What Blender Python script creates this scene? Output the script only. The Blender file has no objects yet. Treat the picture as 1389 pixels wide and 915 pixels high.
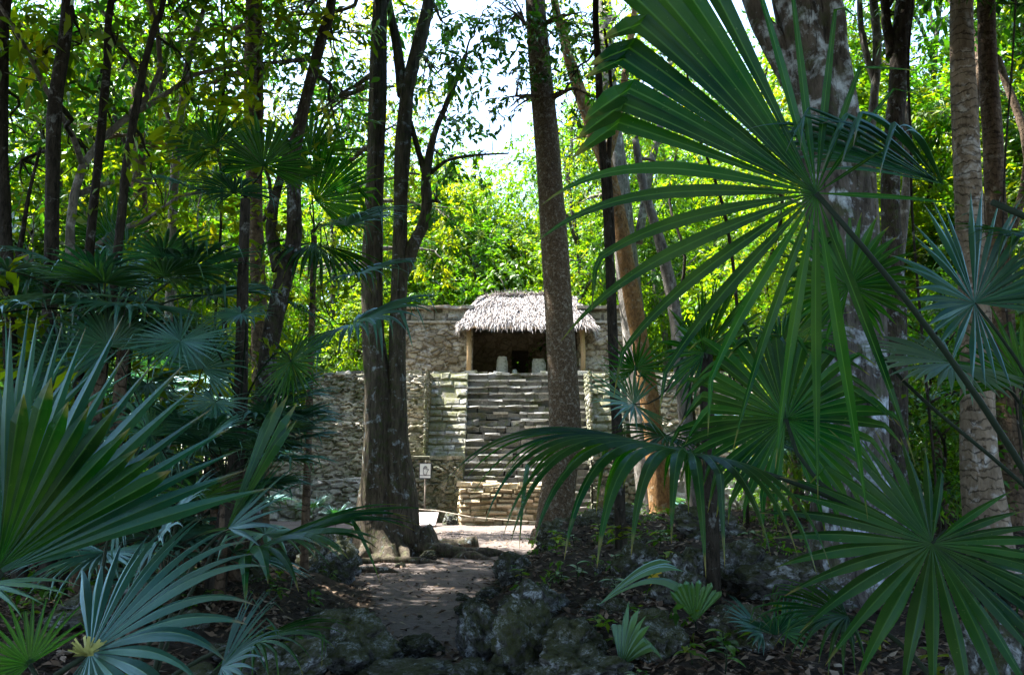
import bpy, math, random
import numpy as np
from mathutils import Vector, noise, Matrix

R_ = random.Random(7)
scene = bpy.context.scene
COL = scene.collection
PITCH = math.radians(10.0)
FPX = 1080.0            # focal length in photograph pixels (1389 wide)
CAM = Vector((0, 0, 1.75))


# ------------------------------------------------------------------ helpers
def W(px, py, Y):
    """world point seen at photograph pixel (px, py), Y metres ahead"""
    a = (px - 694.5) / FPX
    b = (457.5 - py) / FPX
    dy = math.cos(PITCH) - b * math.sin(PITCH)
    dz = math.sin(PITCH) + b * math.cos(PITCH)
    k = Y / dy
    return Vector((a * k, Y, CAM.z + dz * k))


def M(px, Y):
    return px / FPX * Y


def V(*a):
    return Vector(a)


def sm(a, b, x):
    t = min(1, max(0, (x - a) / (b - a)))
    return t * t * (3 - 2 * t)


def lerp_tab(tab, x):
    if x <= tab[0][0]:
        return tab[0][1]
    for (x0, y0), (x1, y1) in zip(tab, tab[1:]):
        if x <= x1:
            return y0 + (y1 - y0) * (x - x0) / (x1 - x0)
    return tab[-1][1]


EDGE_R = [(0, 0.9), (5, 0.2), (8, -0.5), (12, -0.55), (16, -0.1), (19, 0.3), (24, 2.5), (30, 6)]
EDGE_L = [(0, -1.6), (8, -1.45), (12, -2.0), (15, -2.9), (17, -4.4), (20, -7), (24, -10), (30, -12)]


def path_dist(x, y):
    """signed: negative inside the trodden path / clearing"""
    return max(x - lerp_tab(EDGE_R, y), lerp_tab(EDGE_L, y) - x)


def ground_h(x, y):
    dr = x - lerp_tab(EDGE_R, y)
    dl = lerp_tab(EDGE_L, y) - x
    hr = sm(0, 1.3, dr) * (0.35 + 0.5 * sm(5, 15, y)) * (1 - sm(19, 27, y)) + 0.15 * sm(1, 6, dr) * (1 - sm(19, 27, y))
    hl = sm(0, 1.4, dl) * (0.42 - 0.12 * sm(8, 16, y)) * (1 - sm(15, 20, y)) + 0.18 * sm(1, 5, dl) * (1 - sm(14, 20, y))
    far = 1 - sm(40, 90, math.hypot(x, y))
    n = noise.noise((x * .5, y * .5, 0)) * .10 + noise.noise((x * 1.7, y * 1.7, 3)) * .04 + noise.noise((x * 4, y * 4, 7)) * .035 + noise.noise((x * 2.6, y * 2.6, 1)) * .03
    inside = sm(-.3, .5, max(dr, dl))
    return hr + hl + n * (0.45 + .75 * inside) * far


class MB:
    """collects geometry for ONE mesh"""

    def __init__(self):
        self.v, self.f, self.t, self.uv, self.smooth = [], [], [], [], []

    def add(self, vs, fs, tint=0.5, uvs=None, smooth=False):
        o = len(self.v)
        self.v.extend(tuple(p) for p in vs)
        for k, f in enumerate(fs):
            self.f.append(tuple(i + o for i in f))
            self.smooth.append(smooth)
        self.t.extend([tint] * len(vs))
        self.uv.extend(uvs if uvs else [(0, 0)] * len(vs))

    def tube(self, pts, rad, n=10, tint=.5, wob=0.0, seed=0, flat=1.0, mod=None, cap=True):
        pts = [Vector(p) for p in pts]
        vs, uvs, fs = [], [], []
        ref = V(1, 0, 0)
        L = 0
        for i, p in enumerate(pts):
            d = (pts[min(i + 1, len(pts) - 1)] - pts[max(i - 1, 0)]).normalized()
            x = ref - d * ref.dot(d)
            if x.length < .1:
                x = V(0, 1, 0) - d * d.y
            x.normalize()
            ref = x
            y = d.cross(x)
            if i:
                L += (p - pts[i - 1]).length
            for k in range(n):
                a = 2 * math.pi * k / n
                r = rad[i]
                if mod:
                    r = mod(r, a, p, i)
                if wob:
                    r *= 1 + wob * noise.noise((math.cos(a) * 1.3 + seed, math.sin(a) * 1.3, L * 1.1 / max(.25, rad[0] * 3)))
                vs.append(p + x * (r * math.cos(a)) + y * (r * math.sin(a) * flat))
                uvs.append((k / n, L))
        for i in range(len(pts) - 1):
            for k in range(n):
                k2 = (k + 1) % n
                fs.append((i * n + k, i * n + k2, (i + 1) * n + k2, (i + 1) * n + k))
        if cap:
            fs.append(tuple(range(n))[::-1])
            fs.append(tuple((len(pts) - 1) * n + k for k in range(n)))
        self.add(vs, fs, tint, uvs, True)

    def box(self, c, s, rz=0, tint=.5, jit=0, rng=None, rx=0, ry=0):
        m = Matrix.Rotation(rz, 3, 'Z') @ Matrix.Rotation(ry, 3, 'Y') @ Matrix.Rotation(rx, 3, 'X')
        vs = []
        for i in range(8):
            p = V((i & 1) - .5, ((i >> 1) & 1) - .5, ((i >> 2) & 1) - .5)
            q = V(p.x * s[0], p.y * s[1], p.z * s[2])
            if jit:
                q += V(rng.uniform(-jit, jit), rng.uniform(-jit, jit), rng.uniform(-jit, jit))
            vs.append(Vector(c) + m @ q)
        self.add(vs, [(0, 2, 3, 1), (4, 5, 7, 6), (0, 1, 5, 4), (2, 6, 7, 3), (0, 4, 6, 2), (1, 3, 7, 5)], tint)

    def stone(self, c, u, n, up, w, h, d, rng, tint, p=.05):
        """dressed stone: rounded front sticking out of a wall face"""
        vs = []
        j = min(w, h) * .19
        for dep, ins in ((-d, 0.0), (0.0, .0), (p, .22)):
            for sx, sz in ((-1, -1), (1, -1), (1, 1), (-1, 1)):
                a = sx * (w / 2 - ins * min(h, w)) + rng.uniform(-j, j)
                b = sz * (h / 2 - ins * h) + rng.uniform(-j, j)
                vs.append(c + u * a + up * b + n * (dep + (rng.uniform(-.35, .35) * p if dep > 0 else 0)))
        fs = []
        for r in (0, 4):
            for k in range(4):
                fs.append((r + k, r + (k + 1) % 4, r + 4 + (k + 1) % 4, r + 4 + k))
        fs.append((8, 9, 10, 11))
        self.add(vs, fs, tint)

    def relief(self, o, u, n, width, height, batter, seed, cell=(.42, .21), p=.10, res=.055, lo=.08, hi=1.0, rag=.05):
        """eroded rubble face: one sheet of bulging irregular stones with dark joints between them"""
        up = (V(0, 0, 1) - n * batter).normalized()
        nn = (n + V(0, 0, batter)).normalized()
        nu, nz = max(3, int(width / res)), max(3, int(height / res))
        k = 1 / up.z
        vs, ts = [], []
        for j in range(nz + 1):
            z = height * j / nz
            for i in range(nu + 1):
                x = width * i / nu
                wx = x + .10 * noise.noise((x * 1.1, z * 1.3, seed)) + .03 * noise.noise((x * 6, z * 6, seed))
                wz = z + .10 * noise.noise((x * .8, z * 1.0, seed + 5)) + .025 * noise.noise((x * 7, z * 7, seed + 9))
                q = (wx / cell[0], wz / cell[1], seed * 3.7)
                d, pts = noise.voronoi(q)
                e = sm(.02, .17, d[1] - d[0])
                c = noise.cell_vector(pts[0] * 9.7)
                big = noise.noise((x * .55, z * .7, seed + 2))
                h = e * p * (.35 + 1.0 * abs(c.x)) + .05 * big + .025 * noise.noise((x * 9, z * 9, seed))
                if c.y > .93: h -= p * 1.1 * e            # a stone has fallen out
                t = (lo + (hi - lo) * min(1, max(0, .25 + .75 * abs(c.z) + .35 * big))) * (.25 + .75 * e)
                zz = z
                if j == nz: zz += rag * noise.noise((x * 2.3, 1, seed))
                vs.append(o + u * x + up * (zz * k) + nn * h)
                ts.append(t)
        o0 = len(self.v)
        w = nu + 1
        self.add(vs, [(j * w + i, j * w + i + 1, (j + 1) * w + i + 1, (j + 1) * w + i) for j in range(nz) for i in range(nu)], .5, None, False)
        self.t[o0:] = ts

    def rubble(self, o, u, n, width, height, batter, rng, ch=(.12, .24), ln=(.2, .62), p=.06, skip=0.04, wav=.10, tint=(0.1, 1)):
        """courses of rough stones on the face that starts at o, runs along u, faces n and leans back by batter"""
        z = 0
        up = (V(0, 0, 1) - n * batter).normalized()
        k = 1 / up.z
        n2 = (n + V(0, 0, batter)).normalized()
        while z < height - .03:
            h = min(rng.uniform(*ch), height - z + .02)
            x = -rng.uniform(0, .3)
            while x < width:
                w = rng.uniform(*ln) * (1.25 if rng.random() < .15 else 1)
                x1 = min(x + w, width)
                x0 = max(x, 0)
                if x1 - x0 > .06 and rng.random() > skip:
                    hh = h * rng.uniform(.72, 1.0)
                    xm = (x0 + x1) / 2
                    wv = wav * noise.noise((xm * .7 + o.x, z * .8, o.y))
                    c = o + u * xm + up * ((z + hh / 2 + wv) * k)
                    ti = rng.gauss(0, wav * .45) + wav * .6 * noise.noise((xm * .9, z, 4))
                    if rng.random() < .09 and wav > .05:      # two thin stones instead of one
                        h2 = hh * .46
                        self.stone(c - up * (hh * .25), u, n2, up, (x1 - x0) * .95, h2, .09, rng, rng.uniform(*tint), p * rng.uniform(.4, 1.5))
                        c = c + up * (hh * .25); hh = h2
                    self.stone(c, (u + up * ti).normalized(), n2, (up - u * ti).normalized(), (x1 - x0) * .95, hh * .9, .09, rng, rng.uniform(*tint), p * rng.uniform(.4, 1.5))
                x += w
            z += h

    def build(self, name, mat, parent=None, base=None, smooth=None):
        me = bpy.data.meshes.new(name)
        v = np.array(self.v, dtype=np.float32)
        if base is not None:
            v = v - np.array(base, dtype=np.float32)
        me.from_pydata(v.tolist(), [], self.f)
        a = me.attributes.new('tint', 'FLOAT', 'POINT')
        a.data.foreach_set('value', np.array(self.t, dtype=np.float32))
        uvl = me.uv_layers.new(name='UVMap')
        li = np.zeros(len(me.loops), dtype=np.int32)
        me.loops.foreach_get('vertex_index', li)
        uvl.data.foreach_set('uv', np.array(self.uv, dtype=np.float32)[li].ravel())
        me.polygons.foreach_set('use_smooth', np.array(self.smooth, dtype=bool))
        me.update()
        return link(name, me, mat, parent)


def link(name, me, mat, parent=None):
    if mat and not me.materials:
        me.materials.append(mat)
    o = bpy.data.objects.new(name, me)
    COL.objects.link(o)
    if parent is not None:
        o.parent = parent
    return o


def quads_mesh(name, v, tint, nper=4):
    """fast mesh of separate quads from an (n,4,3) array"""
    n = len(v)
    me = bpy.data.meshes.new(name)
    me.vertices.add(n * nper)
    me.vertices.foreach_set('co', v.astype(np.float32).ravel())
    me.loops.add(n * nper)
    me.loops.foreach_set('vertex_index', np.arange(n * nper, dtype=np.int32))
    me.polygons.add(n)
    me.polygons.foreach_set('loop_start', np.arange(0, n * nper, nper, dtype=np.int32))
    me.polygons.foreach_set('loop_total', np.full(n, nper, dtype=np.int32))
    a = me.attributes.new('tint', 'FLOAT', 'POINT')
    a.data.foreach_set('value', np.repeat(tint, nper).astype(np.float32))
    me.update(calc_edges=True)
    return me


def tag(o, label=None, cat=None, group=None, kind=None):
    if label: o['label'] = label
    if cat: o['category'] = cat
    if group: o['group'] = group
    if kind: o['kind'] = kind
    return o


def empty(name, loc, label=None, cat=None, group=None, rz=0):
    o = bpy.data.objects.new(name, None)
    o.empty_display_size = .2
    COL.objects.link(o)
    o.location = loc
    o.rotation_euler.z = rz
    return tag(o, label, cat, group)


def copy_tree(o, parent=None):
    c = o.copy()
    COL.objects.link(c)
    if parent is not None:
        c.parent = parent
    for ch in list(o.children):
        copy_tree(ch, c)
    return c


# ------------------------------------------------------------------ materials
class NT:
    def __init__(self, name):
        self.m = bpy.data.materials.new(name)
        self.m.use_nodes = True
        self.t = self.m.node_tree
        self.t.nodes.clear()
        self.out = self.n('ShaderNodeOutputMaterial')

    def n(self, typ, **kw):
        x = self.t.nodes.new(typ)
        for k, v in kw.items():
            setattr(x, k, v)
        return x

    def l(self, a, b):
        self.t.links.new(a, b)

    def set(self, node, **kw):
        for k, v in kw.items():
            s = node.inputs[k.replace('_', ' ')]
            if hasattr(v, 'is_output'):
                self.l(v, s)
            else:
                s.default_value = v
        return node

    def coord(self, kind='Object'):
        return self.n('ShaderNodeTexCoord').outputs[kind]

    def mapping(self, vec, scale):
        m = self.n('ShaderNodeMapping')
        self.l(vec, m.inputs['Vector'])
        m.inputs['Scale'].default_value = scale
        return m.outputs[0]

    def noise(self, vec, scale, detail=4, rough=.55, dist=0):
        x = self.n('ShaderNodeTexNoise')
        self.l(vec, x.inputs['Vector'])
        self.set(x, Scale=scale, Detail=detail, Roughness=rough, Distortion=dist)
        return x.outputs['Fac']

    def ramp(self, fac, stops, interp='LINEAR'):
        r = self.n('ShaderNodeValToRGB')
        self.l(fac, r.inputs[0])
        cr = r.color_ramp
        cr.interpolation = interp
        while len(cr.elements) < len(stops):
            cr.elements.new(.5)
        for e, (p, c) in zip(cr.elements, stops):
            e.position = p
            e.color = (c, c, c, 1) if isinstance(c, (int, float)) else (*c, 1)
        return r.outputs[0]

    def mix(self, fac, a, b, blend='MIX'):
        x = self.n('ShaderNodeMix', data_type='RGBA', blend_type=blend)
        for s, v in ((x.inputs[0], fac), (x.inputs[6], a), (x.inputs[7], b)):
            if hasattr(v, 'is_output'):
                self.l(v, s)
            elif isinstance(v, (int, float)):
                s.default_value = v
            else:
                s.default_value = (*v, 1)
        return x.outputs[2]

    def math(self, op, a, b=0.0):
        x = self.n('ShaderNodeMath', operation=op)
        for s, v in zip(x.inputs, (a, b)):
            if hasattr(v, 'is_output'):
                self.l(v, s)
            else:
                s.default_value = v
        return x.outputs[0]

    def attr(self, name='tint'):
        return self.n('ShaderNodeAttribute', attribute_name=name).outputs['Fac']

    def bump(self, h, strength=.5, dist=.02):
        b = self.n('ShaderNodeBump')
        self.l(h, b.inputs['Height'])
        self.set(b, Strength=strength, Distance=dist)
        return b.outputs[0]

    def surf(self, color, rough=.8, normal=None, spec=.3):
        p = self.n('ShaderNodeBsdfPrincipled')
        self.set(p, Base_Color=color if hasattr(color, 'is_output') else (*color, 1), Roughness=rough)
        p.inputs['Specular IOR Level'].default_value = spec
        if normal is not None:
            self.l(normal, p.inputs['Normal'])
        self.l(p.outputs[0], self.out.inputs[0])
        return self.m


def leaf_material(name, stops, trans, tfac=.5, rough=.4, gloss=.06, veins=False, tips=False):
    t = NT(name)
    tint = t.attr()
    col = t.ramp(tint, stops)
    nrm = None
    if veins:
        uv = t.coord('UV')
        nv = t.noise(t.mapping(uv, (9, .25, 1)), 3.0, 2, .6)
        col = t.mix(.55, col, t.mix(nv, (.35, .4, .35), (1.5, 1.5, 1.4)), 'MULTIPLY')
        sx = t.n('ShaderNodeSeparateXYZ')
        t.l(uv, sx.inputs[0])
        mid = t.math('ABSOLUTE', t.math('SUBTRACT', t.math('FRACT', sx.outputs[0]), .5))
        col = t.mix(t.ramp(mid, [(.03, .45), (.07, 0)]), col, (.09, .16, .05))      # pale rib along each pleat
        col = t.mix(t.ramp(t.noise(t.coord('Object'), 60, 3, .7), [(.66, 0), (.72, .5)]), col, (.13, .13, .07))   # specks
        big = t.noise(t.coord('Object'), 3.0, 3)
        col = t.mix(t.ramp(big, [(.35, 0), (.75, .55)]), col, (.07, .10, .03))
        nrm = t.bump(nv, .35, .01)
        if tips:
            sep = t.n('ShaderNodeSeparateXYZ')
            t.l(uv, sep.inputs[0])
            nn = t.noise(t.coord('Object'), 14, 2)
            f = t.math('ADD', sep.outputs[1], t.math('MULTIPLY', t.math('SUBTRACT', nn, .5), .25))
            col = t.mix(t.ramp(f, [(.90, 0), (.99, .9)]), col, (.16, .11, .05))
    else:
        oi = t.n('ShaderNodeObjectInfo').outputs['Random']
        hs = t.n('ShaderNodeHueSaturation')
        t.l(t.math('ADD', t.math('MULTIPLY', oi, .035), .492), hs.inputs['Hue'])
        t.l(t.math('ADD', t.math('MULTIPLY', oi, .5), .75), hs.inputs['Value'])
        t.l(col, hs.inputs['Color'])
        col = hs.outputs[0]
    d = t.n('ShaderNodeBsdfDiffuse')
    t.l(col, d.inputs[0])
    tr = t.n('ShaderNodeBsdfTranslucent')
    tc = t.mix(1.0, col, trans, 'MULTIPLY')
    t.l(tc, tr.inputs[0])
    g = t.n('ShaderNodeBsdfGlossy')
    t.set(g, Roughness=rough)
    g.inputs['Color'].default_value = (.55, .85, 1, 1) if veins else (.9, 1, .9, 1)      # palm gloss tinted blue to paint in the sky's reflection
    m1 = t.n('ShaderNodeMixShader')
    m1.inputs[0].default_value = tfac
    t.l(d.outputs[0], m1.inputs[1]); t.l(tr.outputs[0], m1.inputs[2])
    m2 = t.n('ShaderNodeMixShader')
    fr = t.n('ShaderNodeLayerWeight'); fr.inputs[0].default_value = .5
    t.l(t.math('ADD', t.math('MULTIPLY', t.math('POWER', fr.outputs['Facing'], 3.0), gloss * 10), gloss), m2.inputs[0])
    t.l(m1.outputs[0], m2.inputs[1]); t.l(g.outputs[0], m2.inputs[2])
    if nrm is not None:
        t.l(nrm, d.inputs['Normal']); t.l(nrm, g.inputs['Normal'])
    t.l(m2.outputs[0], t.out.inputs[0])
    return t.m


def bark_material(name, base, dark, patch, patch_amt=.5, scale=5, rings=False, moss=0.0, stretch=.35):
    t = NT(name)
    co = t.coord('Object')
    st = t.mapping(co, (1, 1, stretch))
    n1 = t.noise(st, scale * 2.2, 6, .65)
    n2 = t.noise(co, scale * .9, 5, .6, .6)
    n3 = t.noise(co, scale * 3.3, 4, .7, .4)
    col = t.mix(t.ramp(n1, [(.32, 0), (.66, 1)]), dark, base)
    lo = .62 - .22 * patch_amt
    f = t.ramp(t.math('ADD', t.math('MULTIPLY', n2, .75), t.math('MULTIPLY', n3, .25)), [(lo, 0), (lo + .10, .95)])
    f = t.math('MULTIPLY', f, t.ramp(n1, [(.25, .6), (.55, 1)]))
    col = t.mix(f, col, patch)
    crk = t.noise(t.mapping(co, (1, 1, stretch * .5)), scale * 5, 4, .7)
    col = t.mix(t.ramp(crk, [(.36, .15 if rings else .8), (.47, 0)]), col, tuple(x * .5 for x in dark))
    if moss:
        f2 = t.ramp(t.noise(co, scale * 1.4, 4, .6), [(.55 - .1 * moss, 0), (.75, .85)])
        col = t.mix(f2, col, (.05, .07, .02))
    h = t.math('ADD', n1, t.math('MULTIPLY', crk, .8))
    if rings:
        sep = t.n('ShaderNodeSeparateXYZ')
        t.l(co, sep.inputs[0])
        z = t.math('ADD', t.math('MULTIPLY', sep.outputs[2], 9.0), t.math('MULTIPLY', n2, 3.5))
        rg = t.math('PINGPONG', z, .5)
        rr = t.ramp(rg, [(.0, .55), (.10, 1)])
        col = t.mix(1, col, rr, 'MULTIPLY')
        h = t.math('ADD', h, rr)
    return t.surf(col, .88, t.bump(h, 1.0, .05), .12)


def stone_material(name, stops, moss=.5, mosscol=(.055, .065, .012), scale=2.0, dark=.5, white=.45):
    t = NT(name)
    co = t.coord('Object')
    col = t.ramp(t.attr(), stops)
    n = t.noise(co, scale * 6, 6, .7)
    n2 = t.noise(co, scale * .7, 4, .6, .4)
    n3 = t.noise(co, scale * 2.2, 5, .65, .3)
    col = t.mix(t.ramp(n, [(.3, .75), (.5, 0)]), col, (.035, .033, .03))
    col = t.mix(t.ramp(n3, [(.58, 0), (.7, white)]), col, (.5, .49, .46))
    col = t.mix(t.ramp(n2, [(.62 - .15 * dark, 0), (.78, .75 * dark + .1)]), col, (.05, .05, .048))
    if moss:
        f = t.ramp(t.math('ADD', t.math('MULTIPLY', n2, .5), t.math('MULTIPLY', n3, .5)), [(.58 - .2 * moss, 0), (.66 - .15 * moss, .9)])
        f = t.math('MULTIPLY', f, t.ramp(n, [(.35, .4), (.6, 1)]))
        col = t.mix(f, col, mosscol)
    return t.surf(col, .92, t.bump(n, .7, .03), .15)


def temple_material():
    t = NT('stone_temple')
    co = t.coord('Object')
    n = t.noise(co, 9, 6, .7)
    big = t.noise(co, .75, 5, .62, .5)
    n3 = t.noise(co, 3.1, 5, .65, .3)
    col = t.ramp(t.attr(), [(0, (.05, .038, .025)), (.3, (.16, .125, .085)), (.7, (.26, .21, .15)), (1, (.36, .30, .22))])
    col = t.mix(t.ramp(n, [(.34, .8), (.5, 0)]), col, (.07, .055, .04))
    f = t.ramp(t.math('ADD', t.math('MULTIPLY', big, .65), t.math('MULTIPLY', n3, .35)), [(.50, 0), (.58, .9)])
    f = t.math('MULTIPLY', f, t.ramp(n, [(.36, .25), (.55, 1)]))
    col = t.mix(f, col, (.46, .42, .37))
    sep = t.n('ShaderNodeSeparateXYZ')
    t.l(co, sep.inputs[0])
    low = t.ramp(t.math('ADD', sep.outputs[2], t.math('MULTIPLY', n3, 1.2)), [(.35, .75), (1.0, 0)])
    col = t.mix(low, col, (.22, .165, .085))
    return t.surf(col, .93, t.bump(t.math('ADD', n, n3), .7, .03), .12)


def simple(name, c, rough=.8, sc=8, var=.35, bump=.3):
    t = NT(name)
    n = t.noise(t.coord('Object'), sc, 5, .6)
    col = t.mix(n, tuple(x * (1 - var) for x in c), tuple(x * (1 + var) for x in c))
    return t.surf(col, rough, t.bump(n, bump, .01), .25)


MAT = {}
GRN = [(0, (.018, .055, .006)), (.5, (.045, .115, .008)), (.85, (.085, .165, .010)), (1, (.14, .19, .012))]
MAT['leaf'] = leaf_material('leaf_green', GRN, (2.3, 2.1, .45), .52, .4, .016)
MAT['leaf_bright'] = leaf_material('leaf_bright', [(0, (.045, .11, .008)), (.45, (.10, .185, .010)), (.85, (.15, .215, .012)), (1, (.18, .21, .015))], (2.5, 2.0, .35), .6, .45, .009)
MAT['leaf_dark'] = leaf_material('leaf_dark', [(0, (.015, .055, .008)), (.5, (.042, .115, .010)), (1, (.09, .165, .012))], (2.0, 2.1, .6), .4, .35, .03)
MAT['palm'] = leaf_material('palm_leaf', [(0, (.002, .018, .005)), (1, (.007, .052, .008))], (2.6, 4.0, .5), .45, .22, .011, True, True)
MAT['palm_dull'] = leaf_material('palm_leaf_dull', [(0, (.004, .036, .030)), (1, (.018, .085, .052))], (1.2, 2.0, .5), .34, .34, .034, True, True)
MAT['palm_pale'] = leaf_material('palm_leaf_pale', [(0, (.07, .13, .085)), (1, (.12, .19, .11))], (1.0, 1.4, .6), .3, .4, .02, True, True)
MAT['palm_mid'] = leaf_material('palm_leaf_mid', [(0, (.014, .07, .048)), (1, (.04, .14, .085))], (1.0, 1.7, .5), .3, .32, .05, True, True)
MAT['palm_light'] = leaf_material('palm_leaf_young', [(0, (.04, .11, .02)), (1, (.07, .15, .025))], (1.6, 2.0, .5), .4, .4, .05, True, False)
MAT['petiole'] = simple('petiole', (.008, .016, .006), .8, 20)
MAT['hub'] = simple('hub', (.30, .30, .09), .6, 30)
MAT['bark_dark'] = bark_material('bark_dark', (.05, .042, .032), (.014, .012, .009), (.22, .23, .22), .22, 7)
MAT['bark_lichen'] = bark_material('bark_lichen', (.085, .072, .058), (.022, .018, .015), (.36, .41, .45), .34, 7, moss=.3)
MAT['bark_strangler'] = bark_material('bark_strangler', (.115, .096, .072), (.035, .03, .023), (.34, .40, .44), .25, 5, moss=.45, stretch=.2)
MAT['bark_speckled'] = bark_material('bark_speckled', (.25, .18, .115), (.065, .042, .028), (.42, .37, .30), .48, 15, stretch=.8)
MAT['bark_orange'] = bark_material('bark_orange', (.36, .20, .08), (.15, .08, .035), (.34, .28, .19), .4, 6, stretch=.6)
MAT['bark_grey'] = bark_material('bark_grey', (.23, .21, .185), (.09, .08, .07), (.42, .41, .39), .4, 4)
MAT['bark_white'] = bark_material('bark_white', (.13, .115, .10), (.022, .019, .016), (.50, .57, .64), .5, 3.4, moss=.3)
MAT['bark_palm'] = bark_material('bark_palm', (.27, .21, .15), (.12, .09, .06), (.44, .42, .39), .35, 4, rings=True)
MAT['bark_brown'] = bark_material('bark_brown', (.17, .12, .08), (.06, .042, .03), (.30, .27, .22), .25, 5, rings=True)
ST = [(0, (.13, .12, .11)), (.35, (.24, .22, .19)), (.7, (.36, .33, .28)), (1, (.48, .44, .38))]
STW = [(0, (.22, .17, .10)), (.4, (.38, .31, .20)), (1, (.55, .47, .34))]
STB = [(0, (.20, .19, .18)), (.5, (.34, .33, .31)), (1, (.52, .51, .49))]
MAT['stone'] = stone_material('stone_rubble', [(a, tuple(x * m for x, m in zip(c, (1.04, 1.02, .97)))) for a, c in ST], .42, dark=.65)
MAT['stone_low'] = stone_material('stone_low', STB, .42, scale=1.5, white=.55, dark=.6)
MAT['stone_moss'] = stone_material('stone_moss', STB, 1.0, (.085, .092, .012), scale=1.3, white=.7, dark=.2)
MAT['stone_dkmoss'] = stone_material('stone_dkmoss', ST, 1.1, (.03, .045, .014), white=.35)
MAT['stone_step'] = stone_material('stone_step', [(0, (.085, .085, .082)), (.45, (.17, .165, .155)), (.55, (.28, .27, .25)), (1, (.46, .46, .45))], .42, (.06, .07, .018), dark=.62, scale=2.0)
MAT['stone_warm'] = stone_material('stone_warm', STW, .3, (.12, .095, .03), dark=.35)
MAT['stone_temple'] = temple_material()
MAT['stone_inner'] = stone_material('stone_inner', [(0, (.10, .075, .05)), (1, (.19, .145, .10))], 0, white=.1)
MAT['mortar'] = simple('mortar', (.11, .09, .07), .95, 6)
MAT['rock'] = None
MAT['thatch'] = None
MAT['wood'] = simple('wood', (.36, .24, .13), .7, 12)
MAT['wood_grey'] = simple('wood_grey', (.40, .36, .33), .8, 14)
MAT['rope'] = simple('rope', (.45, .40, .33), .9, 40)
MAT['slab'] = simple('slab', (.38, .335, .325), .8, 3, .15)
MAT['slab_edge'] = simple('slab_edge', (.20, .14, .13), .8, 5)
MAT['white'] = simple('sign_white', (.80, .80, .80), .5, 3, .05, 0)
MAT['black'] = simple('sign_black', (.06, .06, .08), .5, 3, .05, 0)
MAT['post'] = simple('sign_post', (.16, .13, .11), .6, 8)
MAT['yellow'] = simple('yellow_leaf', (.55, .40, .03), .6, 20)


def rock_material():
    t = NT('limestone_rock')
    co = t.coord('Object')
    oi = t.n('ShaderNodeObjectInfo').outputs['Random']
    n = t.noise(co, 9, 7, .7)
    n2 = t.noise(co, 2.3, 5, .62, .5)
    n3 = t.noise(co, 26, 4, .7)
    col = t.ramp(n2, [(.3, (.045, .044, .04)), (.45, (.085, .084, .078)), (.54, (.15, .155, .15)), (.61, (.42, .46, .48)), (.72, (.12, .115, .11))])
    col = t.mix(t.ramp(n, [(.40, .9), (.52, 0)]), col, (.022, .021, .019))
    geo = t.n('ShaderNodeNewGeometry')
    sep = t.n('ShaderNodeSeparateXYZ')
    t.l(geo.outputs['Normal'], sep.inputs[0])
    up = t.math('ADD', t.math('MULTIPLY', sep.outputs[2], .22), t.math('ADD', t.noise(co, 3.4, 5, .65), t.math('MULTIPLY', oi, .16)))
    f = t.math('MULTIPLY', t.ramp(up, [(.55, 0), (.70, .92)]), t.ramp(n3, [(.35, .3), (.6, 1)]))
    col = t.mix(f, col, t.mix(n3, (.018, .025, .006), (.075, .085, .018)))
    return t.surf(col, .95, t.bump(t.math('ADD', n, t.math('MULTIPLY', n3, .5)), .9, .05), .12)


MAT['rock'] = rock_material()


def thatch_material():
    t = NT('thatch')
    col = t.ramp(t.attr(), [(0, (.06, .05, .045)), (.35, (.22, .195, .18)), (.75, (.40, .37, .36)), (1, (.55, .52, .505))])
    return t.surf(col, .9, None, .1)


MAT['thatch'] = thatch_material()


def ground_material():
    t = NT('forest_floor')
    co = t.coord('Object')
    pm = t.attr('tint')               # trodden path mask
    n = t.noise(co, 1.3, 6, .65)
    n2 = t.noise(co, 11, 5, .7)
    n3 = t.noise(co, 42, 3, .7)
    soil = t.ramp(n2, [(.3, (.014, .011, .008)), (.55, (.035, .027, .02)), (.75, (.08, .06, .045))])
    path = t.ramp(t.math('ADD', t.math('MULTIPLY', n, .6), t.math('MULTIPLY', n3, .4)), [(.3, (.085, .066, .058)), (.5, (.15, .124, .114)), (.72, (.225, .195, .18))])
    path = t.mix(t.ramp(n2, [(.3, .75), (.52, 0)]), path, (.06, .048, .042))
    f = t.ramp(t.math('ADD', pm, t.math('MULTIPLY', t.math('SUBTRACT', n2, .5), .7)), [(.35, 0), (.65, 1)])
    col = t.mix(f, soil, path)
    return t.surf(col, .95, t.bump(t.math('ADD', n2, t.math('MULTIPLY', n3, .6)), .9, .05), .12)


MAT['ground'] = ground_material()


def litter_material():
    t = NT('leaf_litter')
    col = t.ramp(t.attr(), [(0, (.025, .016, .011)), (.35, (.07, .042, .025)), (.65, (.14, .092, .058)), (.88, (.24, .18, .13)), (1, (.36, .31, .26))])
    return t.surf(col, .8, None, .25)


MAT['litter'] = litter_material()

# ------------------------------------------------------------------ ground


def axis(lo, hi, fine_lo, fine_hi, step):
    a = list(np.arange(fine_lo, fine_hi + 1e-6, step))
    s, x = step, fine_hi
    while x < hi:
        s *= 1.16
        x += s
        a.append(x)
    s, x = step, fine_lo
    while x > lo:
        s *= 1.16
        x -= s
        a.insert(0, x)
    return a


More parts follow.
